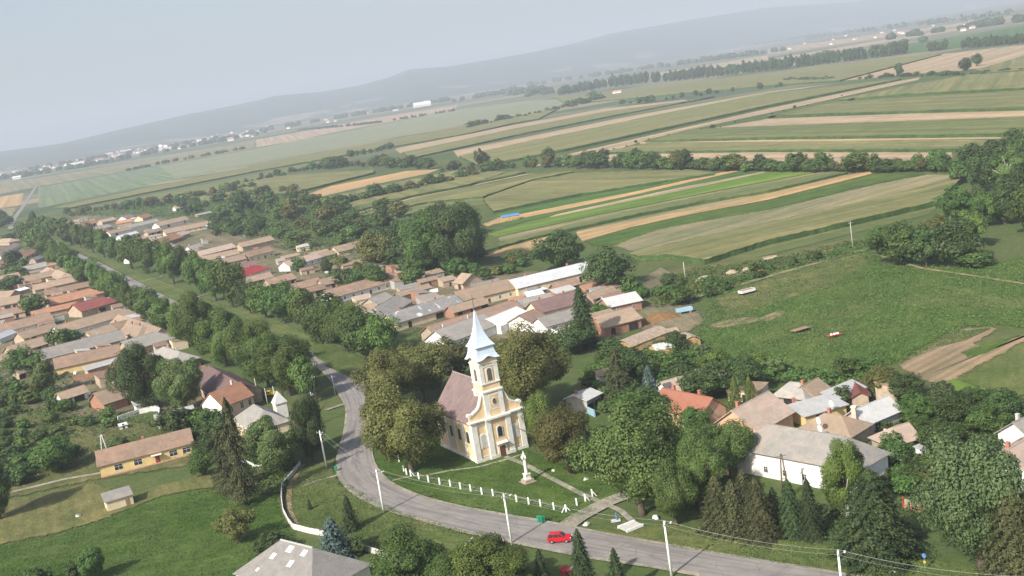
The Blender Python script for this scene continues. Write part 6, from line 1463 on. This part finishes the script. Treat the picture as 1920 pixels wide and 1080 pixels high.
gwall([(35,622),(75,613)],2.6,M['trim'],'white pillared courtyard wall under the long brown roof'); gwall([(455,868),(480,880),(500,878)],1.2,M['limestone'],'rough pale stones behind the willow trunk')
def hut(x,y,label,mat,w_=1.6,h=2.2,roof='light'):
    e=empty('garden_hut',P(x,y),rad(25),label,'hut'); MB().box(-w_/2,w_/2,-w_/2,w_/2,0,h).build('wall',mat,e); MB().add([(-w_*.6,-w_*.6,h),(w_*.6,-w_*.6,h),(w_*.6,w_*.6,h+.35),(-w_*.6,w_*.6,h+.35),(-w_*.6,-w_*.6,h+.1),(w_*.6,-w_*.6,h+.1),(w_*.6,w_*.6,h+.45),(-w_*.6,w_*.6,h+.45)],[(0,3,2,1),(4,5,6,7),(0,1,5,4),(1,2,6,5),(2,3,7,6),(3,0,4,7)]).build('roof',RM[roof],e); MB().box(-.3,.3,-w_/2-.05,-w_/2,.05,1.8).build('door',M['dark'],e)
hut(1727,860,'white garden hut behind the walnut',M['post']); hut(788,518,'small pale hut beside the laundry',M['post']); hut(446,880,'white sheeted hut beside the tall pine',M['post'],1.8,2.0,'white'); hut(232,804,'white box in the yard behind the schoolhouse',M['post'],2.2,1.2,'white')
hut(1062,1085,'red kiosk box below the road',M['redp'],1.4,1.6,'crimson'); hut(393,430,'teal porch at the end of the long tan roof',M['tealp'],4,3,'white'); hut(1018,553,'open wagon shelter below the white barn',M['wood'],3,2.2,'white')
def gatebar(x1,y1,x2,y2,label):
    A,B=P(x1,y1),P(x2,y2); d=B-A; e=empty('white_barrier',A,math.atan2(d.y,d.x),label,'barrier'); L=d.length; MB().box(0,L,-.12,.12,.5,.95).build('beam',M['post'],e); MB().box(.1,.3,-.1,.1,0,.5).box(L-.3,L-.1,-.1,.1,0,.5).build('support',M['post'],e)
gatebar(873,1029,889,1015,'white culvert rail at the gravel entry'); gatebar(1062,1082,1078,1070,'white rail beside the red box')
gatebar(915,1030,925,1023,'second short white rail at the gravel entry')
# ---------------------------------------------------------------- far places
def fartown():
    r=random.Random(9); b=MB().box(-7,7,-5,5,-.2,5.5); body=b.mesh('wall'); body.materials.append(M['town']); bm_fix(body)
    rf=MB().prism([(-5.6,5.4),(0,9),(5.6,5.4)],'x',-7.4,7.4).mesh('roof'); rf.materials.append(M['townroof']); bm_fix(rf)
    def put(x,y,sx,sy,sz,label,group='white houses of the far town',flat=False):
        e=empty('town_house',P(x,y),r.uniform(0,3.1) if not flat else rad(20),label,'house',group); o=D.objects.new('wall',body); COL.objects.link(o); o.parent=e; o.scale=(sx,sy,sz)
        q=D.objects.new('roof',rf); COL.objects.link(q); q.parent=e; q.scale=(sx,sy,sz)
        if flat: q.material_slots[0].link='OBJECT'; q.material_slots[0].material=M['town']
    for i in range(150):
        t=r.random(); x=t*480; y=326-t*75+r.uniform(-10,7)
        put(x,y,r.uniform(.8,2),r.uniform(.8,1.6),r.uniform(.9,1.8),'tiny pale house in the far town below the hills')
    for i in range(14):
        t=r.random(); x=480+t*250; y=248-t*38+r.uniform(-7,6); put(x,y,1.2,1,1.2,'tiny pale house in the tree band right of the far town','houses in the tree band')
    for i,(x,y,sx,sz,l) in enumerate([(172,300,2.4,1.6,'pale block at the middle of the far town'),(232,285,6,1.3,'longest white hall of the far town'),(205,290,3,1.3,'white hall just left of the longest one'),(375,267,6,1.6,'low white hall at the end of the far town'),(302,282,1.0,3,'tall white tower block of the far town'),(312,281,1.0,2.6,'shorter white tower block of the far town'),(32,336,2.,1.3,'white barn left of the far town'),(150,308,6,1.2,'pale blue-white hall in front of the far town'),(150,296,2,2.5,'white block left of the middle one')]): put(x,y,sx,1.8,sz,l,None,True)
    for i in range(26):
        t=r.random(); x=1150+t*700; y=118-t*70+r.uniform(-10,8); put(x,y,1.2,1,1.1,'tiny pale house at the foot of the hazy hills','houses under the hazy hills')
    put(1158,176,1.6,.9,'white farmhouse at the end of the poplar row' and 1.0,'white farmhouse at the end of the poplar row',None)
    e=empty('grain_store',P(792,200),rad(12),'large white grain store in the middle distance','grain store')
    MB().box(-45,45,-18,18,0,10).build('wall',M['town'],e); MB().prism([(-19,10),(0,26),(19,10)],'x',-46,46).build('roof',RM['white'],e)
    e=empty('grain_annex',P(742,208),rad(12),'low white annex left of the grain store','annex')
    MB().box(-14,14,-8,8,0,6).build('wall',M['town'],e); MB().prism([(-9,6),(0,9),(9,6)],'x',-15,15).build('roof',RM['white'],e)
fartown()
# ---------------------------------------------------------------- haze
hz=MB().box(-29500,29500,-1900,28500,-1,760).mesh('haze'); m,nt,b=newmat('haze_air'); nt.nodes.remove(b); v=N(nt,'ShaderNodeVolumePrincipled'); v.inputs['Color'].default_value=(*HAZE_COL,1); v.inputs['Density'].default_value=HAZE; v.inputs['Anisotropy'].default_value=0
nt.links.new(v.outputs[0],nt.nodes['Material Output'].inputs['Volume']); hz.materials.append(m); bm_fix(hz); ho=D.objects.new('haze',hz); COL.objects.link(ho); tag(ho,'pale blue summer haze over the plain','haze',None,'stuff')
